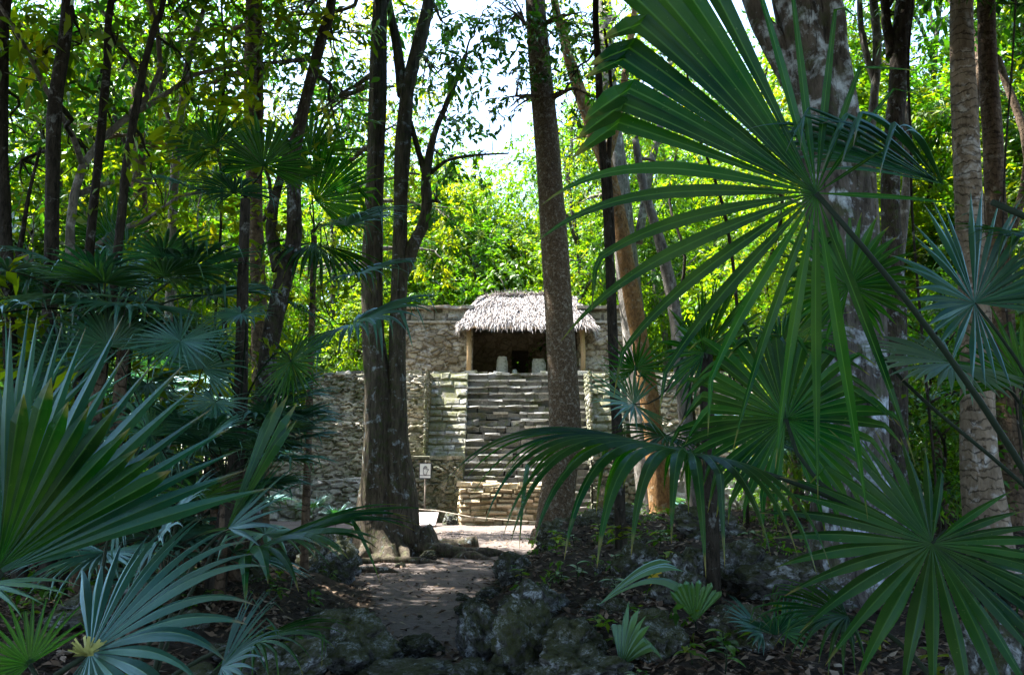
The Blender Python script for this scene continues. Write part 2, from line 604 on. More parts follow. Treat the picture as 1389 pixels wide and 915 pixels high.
def make_ground():
    xs = axis(-600, 600, -9, 9, .1)
    ys = axis(-120, 900, 3, 26, .1)
    v, tt = [], []
    for y in ys:
        for x in xs:
            v.append((x, y, ground_h(x, y)))
            d = path_dist(x, y)
            m = 1 - sm(-.35, .25, d)
            m *= 1 - sm(60, 70, y)
            # bare sunny floor also round the small ruin on the left
            m = max(m, (1 - sm(3.5, 6, math.hypot((x + 13) * .6, y - 31))) * .9)
            tt.append(m)
    nx = len(xs)
    f = []
    for j in range(len(ys) - 1):
        for i in range(nx - 1):
            a = j * nx + i
            f.append((a, a + 1, a + nx + 1, a + nx))
    me = bpy.data.meshes.new('ground')
    me.from_pydata(v, [], f)
    a = me.attributes.new('tint', 'FLOAT', 'POINT')
    a.data.foreach_set('value', np.array(tt, dtype=np.float32))
    me.polygons.foreach_set('use_smooth', np.ones(len(f), dtype=bool))
    o = link('ground', me, MAT['ground'])
    o['kind'] = 'structure'


make_ground()


def scatter_leaves(n, region, L, keep, name, mat, seed, lift=.012, tilt=.45, wratio=.45):
    rng = np.random.default_rng(seed)
    out, tint = [], []
    x0, x1, y0, y1 = region
    for _ in range(n):
        x = rng.uniform(x0, x1)
        y = y0 + (y1 - y0) * rng.random() ** 1.35
        if abs(x) > y * .75 + 1 or not keep(x, y, rng):
            continue
        z = ground_h(x, y) + lift + rng.random() * .02
        l = rng.uniform(*L)
        a = rng.uniform(0, 6.283)
        d = np.array([math.cos(a), math.sin(a), rng.uniform(-tilt, tilt)])
        s = np.array([-math.sin(a), math.cos(a), rng.uniform(-tilt, tilt)]) * l * wratio * .5
        c = np.array([x, y, z])
        p0, p2 = c - d * l * .5, c + d * l * .5
        mz = np.array([0, 0, rng.uniform(-.15, .2) * l])
        out.append([p0, c + s + mz, p2, c - s + mz])
        tint.append(rng.beta(1.6, 1.8))
    me = quads_mesh(name, np.array(out), np.array(tint))
    o = link(name, me, mat)
    o['kind'] = 'stuff'
    return o


def keep_litter(x, y, rng):
    d = path_dist(x, y)
    if d < -.15:
        return rng.random() < (.28 if noise.noise((x * 1.2, y * 1.2, 5)) < .1 else .45)
    return noise.noise((x * .9, y * .9, 11)) > -.35 or rng.random() < .3


tag(scatter_leaves(42000, (-11, 11, 3.2, 27), (.05, .13), keep_litter, 'leaf_litter', MAT['litter'], 3), 'dry brown fallen leaves strewn over the forest floor', 'leaf litter')

tag(scatter_leaves(16000, (-6, 6, 3.2, 9.5), (.05, .12), keep_litter, 'leaf_litter', MAT['litter'], 8, .02, .6), 'curled brown fallen leaves on the near ground', 'leaf litter')

# ------------------------------------------------------------------ rocks


def rock_mesh(seed, sub=5, rough=.42):
    import bmesh
    bm = bmesh.new()
    bmesh.ops.create_icosphere(bm, subdivisions=sub, radius=1)
    off = V(seed * 7.3, seed * 3.1, seed * 1.7)
    for v in bm.verts:
        p = v.co.copy()
        # facets: snap to a few cutting planes so the rock is blocky
        r = 1.0
        for k in range(7):
            rr = random.Random(seed * 31 + k)
            n = V(rr.uniform(-1, 1), rr.uniform(-1, 1), rr.uniform(-1, 1)).normalized()
            d = p.dot(n)
            lim = rr.uniform(.62, .85)
            if d > lim:
                r = min(r, lim / d)
        q = p * r
        h = noise.fractal(q * 1.6 + off, .9, 2.0, 6) * rough * .6
        rd = 1 - abs(noise.noise(q * 3.1 + off * 2)) * 2
        h += (rd - .5) * rough * .28
        h -= max(0, noise.noise(q * 5.5 + off) - .05) * rough * .9
        h += noise.noise(q * 13 + off) * rough * .16
        v.co = q * (1 + h)
    me = bpy.data.meshes.new('boulder')
    bm.to_mesh(me)
    bm.free()
    me.polygons.foreach_set('use_smooth', np.ones(len(me.polygons), dtype=bool))
    return me


ROCKS = [rock_mesh(s) for s in range(1, 9)]


def boulder(px, py, Y, wpx, hpx, label, seed, deep=.9, group=None, sink=.35):
    """boulder whose middle shows at (px,py); sized in photograph pixels"""
    c = W(px, py, Y)
    me = ROCKS[seed % len(ROCKS)]
    o = link('boulder', me, MAT['rock'])
    o.scale = (M(wpx, Y) * .6, M(wpx, Y) * .6 * deep, M(hpx, Y) * .62)
    rr = random.Random(seed * 5 + int(px))
    o.rotation_euler = (rr.uniform(-.25, .25), rr.uniform(-.25, .25), rr.uniform(0, 6.28))
    z = min(c.z, ground_h(c.x, Y) + o.scale.z * .5)
    o.location = (c.x, Y, z)
    return tag(o, label, 'rock', group)


BL = [
    (655, 848, 8.2, 64, 78, 'dark mossy boulder at the right edge of the path bend', 1),
    (732, 806, 8.6, 72, 62, 'pale capped boulder on the bank above the dark path edge rock', 2),
    (715, 872, 7.4, 84, 86, 'big pitted mossy boulder at bottom centre right of the path', 3),
    (778, 845, 7.0, 66, 52, 'small grey boulder with whitish face beside the big pitted boulder', 4),
    (790, 895, 6.4, 110, 60, 'broad dark boulder cut by the bottom edge right of the path', 5),
    (650, 895, 7.0, 80, 42, 'low grey rock at the foot of the big pitted boulder', 6),
    (545, 897, 7.2, 170, 34, 'long flat grey rock lying across the near end of the path', 7),
    (568, 868, 8.4, 56, 28, 'small rounded stone half buried in the path just behind the long flat rock', 2),
    (474, 833, 8.0, 110, 76, 'large dark mossy boulder on the left of the path', 5),
    (445, 757, 13.5, 66, 64, 'moss topped dark boulder left of the buttressed tree', 8),
    (396, 752, 14.2, 70, 44, 'yellow green mossy boulder beside the moss topped dark boulder', 3),
    (372, 722, 19, 36, 24, 'small brown stone at the edge of the sunlit strip', 1),
    (860, 770, 9.6, 56, 54, 'rounded dark boulder on the bank below the leafy seedlings', 6),
    (930, 778, 8.4, 76, 78, 'leaning grey boulder beside the yellow fallen leaf', 7),
    (885, 850, 6.6, 74, 66, 'dark mossy boulder under the arching young palm blade', 1),
    (1000, 738, 9.0, 84, 64, 'pale lichen streaked boulder at the top of the right bank', 4),
    (1062, 727, 8.6, 110, 60, 'dark flat boulder by the foot of the white blotched trunk', 2),
    (1345, 838, 4.6, 120, 150, 'pale speckled boulder at the right edge under the open fan leaf', 3),
    (1110, 752, 8.0, 70, 40, 'low dark rock below the white blotched trunk', 8),
    (700, 770, 11.5, 48, 38, 'dark rock on the right lip of the path where it opens to the clearing', 5),
    (770, 735, 15, 70, 46, 'dark boulder at the foot of the speckled brown trunk', 6),
    (958, 700, 13, 80, 44, 'dark mossy rock behind the drooping fan leaf', 7),
    (830, 700, 15, 60, 30, 'low dark stone beside the thin black stem', 8),
    (1010, 815, 6.8, 80, 56, 'grey rock in the leaf litter behind the small pleated palm seedling', 1),
    (375, 850, 6.6, 110, 60, 'dark boulder left of the large mossy boulder by the path', 4),
    (270, 880, 5.6, 130, 70, 'shadowed rock at the bottom left among the palm blades', 6),
    (150, 770, 7.5, 120, 50, 'shadowed low rock below the blue green palm at the left edge', 2),
    (580, 740, 17.5, 26, 14, 'small stone beside the tree roots', 3),
    (790, 930, 5.0, 90, 60, 'near dark rock at the bottom edge below the broad dark boulder', 7),
    (910, 905, 5.0, 90, 50, 'dark rock at the bottom edge in front of the young palm blade', 3),
    (240, 690, 27, 34, 18, 'sunlit stone block lying before the small ruin on the left', 2),
    (1180, 700, 9.5, 60, 30, 'brown stone at the right foot of the white blotched trunk', 5),
]
for b in BL:
    boulder(*b)
# countless little stones that nothing tells apart
for k in range(120):
    Y = R_.uniform(6.3, 21)
    side = R_.random()
    x = lerp_tab(EDGE_R, Y) + abs(R_.gauss(.2, .9)) if side < .55 else (lerp_tab(EDGE_L, Y) - abs(R_.gauss(.2, .8)) if side < .85 else R_.uniform(lerp_tab(EDGE_L, Y), lerp_tab(EDGE_R, Y)))
    s = R_.uniform(.05, .22) * (.5 if side >= .85 else 1)
    o = link('stone', ROCKS[k % len(ROCKS)], MAT['rock'])
    o.location = (x, Y, ground_h(x, Y) + s * .15)
    o.scale = (s, s * R_.uniform(.7, 1.1), s * R_.uniform(.45, .75))
    o.rotation_euler = (0, 0, R_.uniform(0, 6.28))
    tag(o, 'small loose limestone rock half sunk along the path and its banks', 'rock', 'small loose rocks along the path')

# ------------------------------------------------------------------ pyramid
PYR = empty('stepped_pyramid', (0, 34, 0), 'grey ruined stepped stone pyramid with a broad central stairway', 'pyramid')
PB = (0, 34, 0)
rs = random.Random(11)


def prism(mb, x0, x1, y0, y1, z0, z1, bat, tint=.3):
    """solid core of a terrace, faces leaning back by bat"""
    d = (z1 - z0) * bat
    vs = [(x0, y0, z0), (x1, y0, z0), (x1, y1, z0), (x0, y1, z0),
          (x0 + d, y0 + d, z1), (x1 - d, y0 + d, z1), (x1 - d, y1, z1), (x0 + d, y1, z1)]
    mb.add(vs, [(0, 1, 5, 4), (1, 2, 6, 5), (2, 3, 7, 6), (3, 0, 4, 7), (4, 5, 6, 7)], tint)


def terrace(name, x0, x1, y0, y1, z0, z1, bat, mat, label, gaps, **kw):
    mb = MB()
    prism(mb, x0, x1, y0 + .02, y1, z0, z1 - .04, bat, 0.0)
    n, u = V(0, -1, 0), V(1, 0, 0)
    for a, b in gaps:
        mb.relief(V(a, y0 - .03, z0), u, n, b - a, z1 - z0, bat, rs.uniform(0, 50), **kw)
        # capping stones along the ledge
        x = a
        while x < b:
            w = rs.uniform(.3, .8)
            if rs.random() < .7: mb.box(((x + min(x + w, b)) / 2, y0 + (z1 - z0) * bat + .12, z1 - .02 + rs.uniform(-.04, .05)), (min(w, b - x) * .96, .34, rs.uniform(.08, .2)), tint=rs.uniform(.45, 1), jit=.03, rng=rs)
            x += w
    mb.relief(V(x0 - .03, y0 + 5, z0), V(0, -1, 0), V(-1, 0, 0), 5, z1 - z0, bat, rs.uniform(0, 50), **kw)
    o = mb.build(name, MAT[mat], PYR, PB)
    if label: o['label'] = label


SX0, SX1 = -1.98, 3.25          # stairway
BW = 1.65                        # balustrade width
terrace('terrace', -12.6, 13.0, 33.9, 46, -.15, 1.65, .06, 'stone_low', 'lowest pale grey terrace wall with a ledge', [(-12.6, SX0 - BW), (SX1 + BW, 13)], cell=(.62, .30), p=.16)
terrace('terrace', -10.9, 12.3, 34.75, 46, 1.6, 4.15, .13, 'stone', 'middle rubble terrace wall', [(-10.9, SX0 - BW), (SX1 + BW, 12.3)], cell=(.58, .165), p=.13)
terrace('terrace', -9.3, 11.4, 35.75, 46, 4.1, 6.4, .13, 'stone', 'upper rubble terrace wall below the temple', [(-9.3, SX0 - BW), (SX1 + BW, 11.4)], cell=(.58, .165), p=.13)

stair_mb = MB()
NST = 21
rise = 6.42 / NST
run = .16
y_s = 32.6
vs = [V(SX0, y_s + .38, -.1), V(SX1, y_s + .38, -.1), V(SX1, 40, -.1), V(SX0, 40, -.1),
      V(SX0, y_s + NST * run + .38, 6.2), V(SX1, y_s + NST * run + .38, 6.2), V(SX1, 40, 6.36), V(SX0, 40, 6.36)]
stair_mb.add(vs, [(0, 1, 5, 4), (1, 2, 6, 5), (3, 0, 4, 7), (4, 5, 6, 7)], .1)
stair = stair_mb.build('stairway', MAT['stone_step'], PYR, PB)
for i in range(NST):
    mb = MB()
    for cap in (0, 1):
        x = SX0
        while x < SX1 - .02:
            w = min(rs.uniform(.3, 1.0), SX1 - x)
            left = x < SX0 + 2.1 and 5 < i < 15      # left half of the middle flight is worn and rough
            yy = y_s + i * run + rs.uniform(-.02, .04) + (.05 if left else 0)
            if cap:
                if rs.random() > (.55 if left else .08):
                    mb.box((x + w / 2, yy + .20, (i + 1) * rise - .045 + rs.uniform(-.012, .012)), (w * .98, .46, .085), rz=rs.uniform(-.03, .03), tint=rs.uniform(.4, 1), jit=.033, rng=rs)  # paler tread tint paints in the light falling on the steps
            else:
                mb.box((x + w / 2, yy + .29, i * rise + rise / 2 - .03), (w * .97, .44, rise * rs.uniform(.8, .95)), rz=rs.uniform(-.03, .03), tint=rs.uniform(0, .45), jit=.03 if not left else .05, rng=rs)  # darker riser tint paints in the shade under each tread
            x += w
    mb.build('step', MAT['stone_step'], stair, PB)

for side in (0, 1):
    x0 = SX0 - BW if side == 0 else SX1
    bal = MB()
    d = 3.55
    vs = [V(x0, 32.75, -.1), V(x0 + BW, 32.75, -.1), V(x0 + BW, 40, -.1), V(x0, 40, -.1),
          V(x0, 32.75 + 2.9, 6.4), V(x0 + BW, 32.75 + 2.9, 6.4), V(x0 + BW, 40, 6.4), V(x0, 40, 6.4)]
    bal.add(vs, [(0, 1, 5, 4), (1, 2, 6, 5), (3, 0, 4, 7), (4, 5, 6, 7)], .1)
    bal.rubble(V(x0, 32.75 + 1.15, 2.55), V(1, 0, 0), V(0, -1, 0), BW, 3.85, .44, rs, ch=(.2, .42), ln=(.4, .95), p=.05, skip=.01, tint=(.4, 1), wav=.05)
    bal.rubble(V(x0, 33.0, 0), V(0, 1, 0), V(-1, 0, 0), 2.6, 6.2, 0, rs, p=.03)
    bal.build('balustrade', MAT['stone_moss'], PYR, PB)
    pl = MB()
    xa, xb = (x0 - .9, x0 + BW) if side == 0 else (x0, x0 + BW + .9)
    prism(pl, xa, xb, 32.52, 36, -.1, 2.5, .03, .1)
    pl.relief(V(xa, 32.48, -.1), V(1, 0, 0), V(0, -1, 0), xb - xa, 2.55, .03, 3 + side, cell=(.38, .22), p=.12, hi=.85)
    pl.relief(V(xa - .02, 36, -.1), V(0, -1, 0), V(-1, 0, 0), 3.5, 2.55, .03, 5 + side, cell=(.38, .22), p=.1)
    x = xa
    while x < xb - .05:
        w = min(rs.uniform(.3, .7), xb - x)
        pl.box((x + w / 2, 32.75, 2.55), (w * .96, .5, .13), tint=rs.uniform(.6, 1), jit=.03, rng=rs)
        x += w
    pl.build('plinth', MAT['stone_dkmoss'], PYR, PB)

# rubble at the top edge of the platform
ed = MB()
ed.box((.7, 36.62, 6.36), (20.4, .9, .10), tint=.3)
x = -9.6
while x < 11:
    w = rs.uniform(.25, .7)
    if not (SX0 - .1 < x < SX1 - .2) or rs.random() < .5:
        ed.box((x, 36.35 + rs.uniform(0, .35), 6.44 + rs.uniform(-.02, .06)), (w, .4, rs.uniform(.12, .26)), rz=rs.uniform(-.2, .2), tint=rs.random(), jit=.05, rng=rs)
    x += w * .95
ed.build('platform_edge', MAT['stone_step'], PYR, PB)

# low masonry altar before the stairs
al = empty('altar', (0, 31.9, 0), 'low warm brown masonry altar at the foot of the stairway', 'altar')
AB = (0, 31.9, 0)
mb = MB()
prism(mb, -2.0, 2.05, 30.9, 32.4, -.1, 1.42, .03, .1)
mb.rubble(V(-2.0, 30.88, -.1), V(1, 0, 0), V(0, -1, 0), 4.15, 1.5, .03, rs, ch=(.13, .26), ln=(.28, .8), p=.12, skip=.03, tint=(.2, 1))
mb.rubble(V(-2.0, 32.4, -.1), V(0, -1, 0), V(-1, 0, 0), 1.5, 1.5, .03, rs, ch=(.16, .26), ln=(.28, .7), p=.1)
mb.build('base', MAT['stone_warm'], al, AB)
mb = MB()
for j in range(3):
    x = -2.1
    while x < 2.1:
        w = rs.uniform(.3, .75)
        mb.box((x + w / 2, 31.1 + j * .42, 1.44 + rs.uniform(-.02, .08)), (w * .95, .42, rs.uniform(.1, .2)), rz=rs.uniform(-.15, .15), tint=rs.uniform(.5, 1), jit=.04, rng=rs)
        x += w
mb.build('capstones', MAT['stone_warm'], al, AB)

# ------------------------------------------------------------------ temple on the platform
TP = empty('stone_temple', (0, 40, 6.38), 'flat roofed stone temple room on top of the pyramid', 'temple')
TB = (0, 40, 6.38)
TX0, TX1, TY0, TY1, TZ0, TZ1 = -5.6, 5.6, 38.8, 43.2, 6.36, 9.3
OX0, OX1 = -1.95, 3.3


def wall_block(mb, x0, x1, y0, y1, z0, z1, face=True, **kw):
    mb.box(((x0 + x1) / 2, (y0 + y1) / 2, (z0 + z1) / 2), (x1 - x0, y1 - y0, z1 - z0), tint=.25)
    if face:
        mb.relief(V(x0, y0 - .02, z0), V(1, 0, 0), V(0, -1, 0), x1 - x0, z1 - z0, 0, rs.uniform(0, 50), **kw)


for x0, x1 in ((TX0, OX0), (OX1, TX1)):
    mb = MB()
    wall_block(mb, x0, x1, TY0, TY0 + .8, TZ0, TZ1, cell=(.5, .27), p=.07, rag=0)
    mb.rubble(V(x0, TY0 + .8, TZ0), V(0, -1, 0), V(-1, 0, 0), .8, TZ1 - TZ0, 0, rs, p=.03)
    mb.build('front_wall', MAT['stone_temple'], TP, TB)
    # cornice: two projecting bands with a frieze of squared blocks
    mb = MB()
    mb.box(((x0 + x1) / 2, TY0 + .3, TZ1 + .06), (x1 - x0 + .1, .86, .12), tint=.9)
    mb.box(((x0 + x1) / 2, TY0 + .4, TZ1 + .42), (x1 - x0, .78, .6), tint=.1)
    x = x0
    while x < x1 - .05:
        w = min(rs.uniform(.42, .68), x1 - x)
        mb.stone(V(x + w / 2, TY0 + .02, TZ1 + .40), V(1, 0, 0), V(0, -1, 0), V(0, 0, 1), w * .88, .46, .05, rs, rs.uniform(.5, 1), .06)
        x += w
    x = x0 - .1
    while x < x1:
        w = min(rs.uniform(.5, .95), x1 + .1 - x)
        mb.box((x + w / 2, TY0 + .25, TZ1 + .78 + rs.uniform(-.02, .02)), (w * .97, 1.0, .16), tint=rs.uniform(.5, 1), jit=.025, rng=rs)
        x += w
    mb.build('cornice', MAT['stone_temple'], TP, TB)
mb = MB()
for x0, x1 in ((TX0, TX0 + .7), (TX1 - .7, TX1)):
    mb.box(((x0 + x1) / 2, (TY0 + .8 + TY1) / 2, (TZ0 + TZ1) / 2), (x1 - x0, TY1 - TY0 - .8, TZ1 - TZ0), tint=.4)
mb.build('side_wall', MAT['stone_temple'], TP, TB)
mb = MB()
mb.box(((TX0 + TX1) / 2, (TY0 + .86 + TY1) / 2 + .1, TZ1 + .45), (TX1 - TX0, TY1 - TY0 - .9, .7), tint=.5)
mb.box((-3.8, 40.8, TZ1 + .9), (3.3, 2.6, .2), tint=.9, jit=.05, rng=rs)
mb.build('roof', MAT['stone_temple'], TP, TB)
# inner wall with the dark doorway
mb = MB()
DX0, DX1 = W(694, 480, 41.5).x, W(717, 480, 41.5).x
for x0, x1, z0, z1 in ((TX0 + .7, DX0, TZ0, TZ1), (DX1, TX1 - .7, TZ0, TZ1), (DX0, DX1, TZ0 + 2.0, TZ1)):
    wall_block(mb, x0, x1, 41.5, 42.1, z0, z1, cell=(.5, .3), p=.05, rag=0)
mb.build('inner_wall', MAT['stone_inner'], TP, TB)
mb = MB()
slit = W(702, 491, 43.0)
for x0, x1, z0, z1 in ((TX0, slit.x - .09, TZ0, TZ1), (slit.x + .09, TX1, TZ0, TZ1), (slit.x - .09, slit.x + .09, TZ0, slit.z - .07), (slit.x - .09, slit.x + .09, slit.z + .07, TZ1)):
    mb.box(((x0 + x1) / 2, 43.2, (z0 + z1) / 2), (x1 - x0, .4, z1 - z0), tint=.2)
mb.build('back_wall', MAT['stone_inner'], TP, TB)

# thatched porch roof
SH = empty('thatched_shelter', (0, 38.4, 6.4), 'weathered pale palm thatch roof on wooden posts over the temple doorway', 'thatched roof')
SB = (0, 38.4, 6.4)
EZ, RZ = 9.0, 10.98
EX0, EX1, EY0, EY1 = -2.5, 3.95, 37.75, 43.0
RX0, RX1, RY = -1.35, 3.0, 40.3


def roof_pt(side, u, t):
    """point on roof plane: u across, t from ridge (0) to eave (1)"""
    b = .28 * math.sin(math.pi * min(1, t)) * .6
    if side == 0:
        p = V(RX0 + (RX1 - RX0) * u, RY, RZ).lerp(V(EX0 + (EX1 - EX0) * u, EY0, EZ), t)
    elif side == 1:
        p = V(RX0, RY, RZ).lerp(V(EX0, EY1 + (EY0 - EY1) * u, EZ), t)
    elif side == 2:
        p = V(RX1, RY, RZ).lerp(V(EX1, EY0 + (EY1 - EY0) * u, EZ), t)
    else:
        p = V(RX1 + (RX0 - RX1) * u, RY, RZ).lerp(V(EX1 + (EX0 - EX1) * u, EY1, EZ), t)
    p.z += .09 * noise.noise((u * 13, side, 4.)) * t
    p.z += b + .16 * noise.noise((u * 4, t * 2.5, side * 9.)) - .25 * (2 * u - 1) ** 4 * (1 - t) * (side in (0, 3))
    return p


mb = MB()
for side in range(4):
    nu, nt = 24, 10
    vs = [roof_pt(side, i / nu, j / nt) - V(0, 0, .06) for j in range(nt + 1) for i in range(nu + 1)]
    fs = [(j * (nu + 1) + i, (j + 1) * (nu + 1) + i, (j + 1) * (nu + 1) + i + 1, j * (nu + 1) + i + 1) for j in range(nt) for i in range(nu)]
    mb.add(vs, fs, .05)
for k in range(17000):
    side = rs.choices((0, 1, 2, 3), (10, 3, 3, 1))[0]
    u, t = rs.random(), rs.random() ** .9 * 1.0
    p = roof_pt(side, u, t)
    q = roof_pt(side, min(1, max(0, u + rs.uniform(-.03, .03))), t + .1)
    d = (q - p).normalized() + V(rs.uniform(-.22, .22), rs.uniform(-.12, .12), rs.uniform(-.08, .22))
    L = rs.uniform(.3, .75)
    up = V(rs.gauss(0, .5), -.5, .8)
    s = d.cross(up).normalized() * rs.uniform(.010, .026)
    lift = V(0, -.03, .05) * rs.uniform(.2, 2.8)
    a = p + lift * .3
    b = p + d * L * .6 + lift
    c = p + d * L + lift * .6 - V(0, 0, .03 if t < .9 else rs.uniform(.03, .16))
    mb.add([a - s, a + s, b + s, b - s, c], [(0, 1, 2, 3), (3, 2, 4)], rs.betavariate(1.1, 1.1))
for k in range(1600):      # shaggy ridge
    u = rs.random()
    p = V(RX0 - .2 + (RX1 - RX0 + .4) * u, RY + rs.uniform(-.15, .15), RZ + .1)
    d = V(rs.uniform(-.8, .8), rs.uniform(-1, 1), rs.uniform(-.5, .6)).normalized()
    p.z -= .25 * (2 * u - 1) ** 4
    s = V(.025, 0, 0)
    mb.add([p - s, p + s, p + d * rs.uniform(.2, .5)], [(0, 1, 2)], rs.random())
mb.build('thatch', MAT['thatch'], SH, SB)
for px, lab in ((-2.1, None), (3.42, None), (-2.1, 1), (3.42, 1)):
    mb = MB()
    yb = 38.15 if lab is None else 41.3
    mb.tube([V(px, yb, 6.3), V(px + .03, yb, 7.6), V(px - .02, yb, 9.15)], [.13, .12, .12], 10, wob=.15, seed=px)
    if lab is None:
        mb.build('post', MAT['wood'], SH, SB)
for z, y in ((9.02, 38.12), (9.0, 37.95)):
    mb = MB()
    mb.tube([V(EX0 + .1, y, z), V(.8, y, z - .03), V(EX1 - .1, y, z)], [.08, .09, .08], 8, wob=.1)
    mb.build('beam', MAT['wood'], SH, SB)


def standing_stone(px, py0, py1, wpx, Y, label, taper=.85, thick=.35):
    a, b = W(px, py1, Y), W(px, py0, Y)
    w = M(wpx, Y)
    zb = 6.38
    n = 6
    mb = MB()
    vs = []
    for i in range(n + 1):
        t = i / n
        z = zb + (b.z - zb) * t
        k = 1 - (1 - taper) * t
        for j in range(12):
            an = j / 12 * 6.283
            c, s = math.cos(an), math.sin(an)
            e = 4
            r = (abs(c) ** e + abs(s) ** e) ** (-1 / e)
            q = 1 + .08 * noise.noise((c * 1.5 + px, s * 1.5, z * 2))
            if i == n: q *= .8
            vs.append((a.x + c * r * w / 2 * k * q, Y + s * r * thick / 2 * q, z + (.05 * noise.noise((c, s, px)) if i == n else 0)))
    fs = [(i * 12 + j, i * 12 + (j + 1) % 12, (i + 1) * 12 + (j + 1) % 12, (i + 1) * 12 + j) for i in range(n) for j in range(12)]
    fs.append(tuple(n * 12 + j for j in range(12)))
    mb.add(vs, fs, .8, None, False)
    o = mb.build('standing_stone', MAT['stone_low'], None, (a.x, Y, zb))
    o.location = (a.x, Y, zb)
    tag(o, label, 'stone')


standing_stone(681, 484, 512, 17, 39.2, 'upright pale stone stub left of the dark temple doorway')
standing_stone(731, 487, 512, 20, 39.3, 'squat squared stone right of the dark temple doorway', .92, .5)
standing_stone(698, 501, 513, 11, 38.9, 'small rounded stone between the two stone stubs', .6, .3)

# small ruin on the left of the clearing
mb = MB()
for (px, py0, py1, wpx, Y, dz) in ((258, 658, 700, 46, 31.0, 0),):
    c = W(px, py1, Y)
    x0, x1 = W(236, 690, Y).x, W(300, 690, Y).x
    prism(mb, x0, x1, Y, Y + 1.6, -.1, 1.15, .03, .1)
    mb.rubble(V(x0, Y - .01, -.1), V(1, 0, 0), V(0, -1, 0), x1 - x0, 1.3, .03, rs, ch=(.2, .36), ln=(.35, .8), p=.14, tint=(.4, 1))
    mb.box((W(292, 650, Y + .8).x, Y + .8, 1.45), (.9, .9, .7), tint=.7, jit=.08, rng=rs)
ru = mb.build('ruined_wall', MAT['stone_low'], None, (W(258, 690, 31).x, 31, 0))
ru.location = (W(258, 690, 31).x, 31, 0)
tag(ru, 'short pale ruined wall stub in the trees left of the pyramid', 'ruin')

# ------------------------------------------------------------------ sign, slab, rope, post, log
sp = W(576, 690, 31.6)
sg = empty('sign', (sp.x, 31.6, 0), 'small white no touching sign with a hand on a short post before the steps', 'sign')
SGB = (sp.x, 31.6, 0)
ct, cb = W(576, 628.5, 31.6), W(576, 648, 31.6)
mb = MB(); mb.tube([V(sp.x, 31.62, -.05), V(sp.x, 31.62, cb.z + .05)], [.03, .03], 8); mb.build('post', MAT['post'], sg, SGB)
hw = .21
mb = MB(); mb.box((sp.x, 31.57, (ct.z + cb.z) / 2), (hw * 2 + .05, .03, ct.z - cb.z + .05)); mb.build('frame', MAT['black'], sg, SGB)
mb = MB()
dz = ct.z - cb.z
mb.box((sp.x, 31.55, cb.z + dz * .6), (hw * 2 - .01, .016, dz * .78)); mb.build('panel', MAT['white'], sg, SGB)
mb = MB(); mb.box((sp.x, 31.55, cb.z + dz * .085), (hw * 2 - .01, .016, dz * .14)); mb.build('text_panel', MAT['white'], sg, SGB)
hand = MB()
hc = V(sp.x, 31.538, cb.z + dz * .53)
out = [(-.055, -.16), (.05, -.16), (.075, -.06), (.135, .04), (.115, .065), (.065, .015), (.068, .14), (.045, .15), (.035, .05), (.028, .175), (.002, .175), (-.002, .05), (-.012, .165), (-.036, .16), (-.032, .04), (-.05, .12), (-.07, .11), (-.075, -.05)]
pts = [hc + V(x, 0, z) for x, z in out]
hand.tube(pts + [pts[0]], [.011] * (len(pts) + 1), 5)
hand.build('hand_symbol', MAT['black'], sg, SGB)

c0, c1 = W(549, 712, 29.4), W(589, 712, 29.4)
mb = MB()
sl = empty('stone_slab', ((c0.x + c1.x) / 2, 29.9, 0), 'pale pinkish flat slab lying on the sunlit ground behind the tree', 'slab')
SLB = ((c0.x + c1.x) / 2, 29.9, 0)
mb.box(((c0.x + c1.x) / 2 - .3, 29.95, .26), (1.75, 1.3, .05), rx=math.radians(17), jit=.015, rng=rs)
mb.build('top', MAT['slab'], sl, SLB)
mb = MB()
mb.box(((c0.x + c1.x) / 2 - .3, 29.95, .17), (1.72, 1.24, .13), rx=math.radians(17))
mb.build('edge', MAT['slab_edge'], sl, SLB)

mb = MB()
rp = [W(p, q, 30.6) for p, q in ((545, 688), (592, 692), (640, 701), (700, 706), (764, 708))]
mb.tube(rp, [.022] * len(rp), 6)
o = mb.build('rope', MAT['rope'], None, rp[2]); o.location = rp[2]
tag(o, 'thin pale barrier rope strung low in front of the altar', 'rope')
pb = W(767, 700, 30.6)
for (x, y, h, lab) in ((pb.x, 30.6, 1.0, 'short pale wooden post at the right end of the barrier rope'), (rp[0].x - .1, 30.6, .75, 'short wooden stake behind the buttressed tree holding the rope')):
    mb = MB(); mb.tube([V(x, y, -.1), V(x, y, h)], [.09, .085], 8, wob=.1)
    o = mb.build('wooden_post', MAT['wood_grey'], None, (x, y, 0)); o.location = (x, y, 0)
    tag(o, lab, 'post')
l0, l1 = W(585, 740, 20.6), W(646, 744, 20.2)
mb = MB()
lp = [l0.lerp(l1, t) for t in (0, .3, .6, .85, 1)]
for p in lp: p.z = ground_h(p.x, p.y) + .12
lp[-1].z += .05
mb.tube(lp, [.10, .15, .15, .19, .16], 12, wob=.35, seed=4)
o = mb.build('log', MAT['bark_strangler'], None, lp[2]); o.location = lp[2]
tag(o, 'short broken brown log lying behind the long root', 'log')

# dark hollow stone by the altar
boulder(612, 700, 31.0, 24, 16, 'dark stone between the pale slab and the altar', 3)


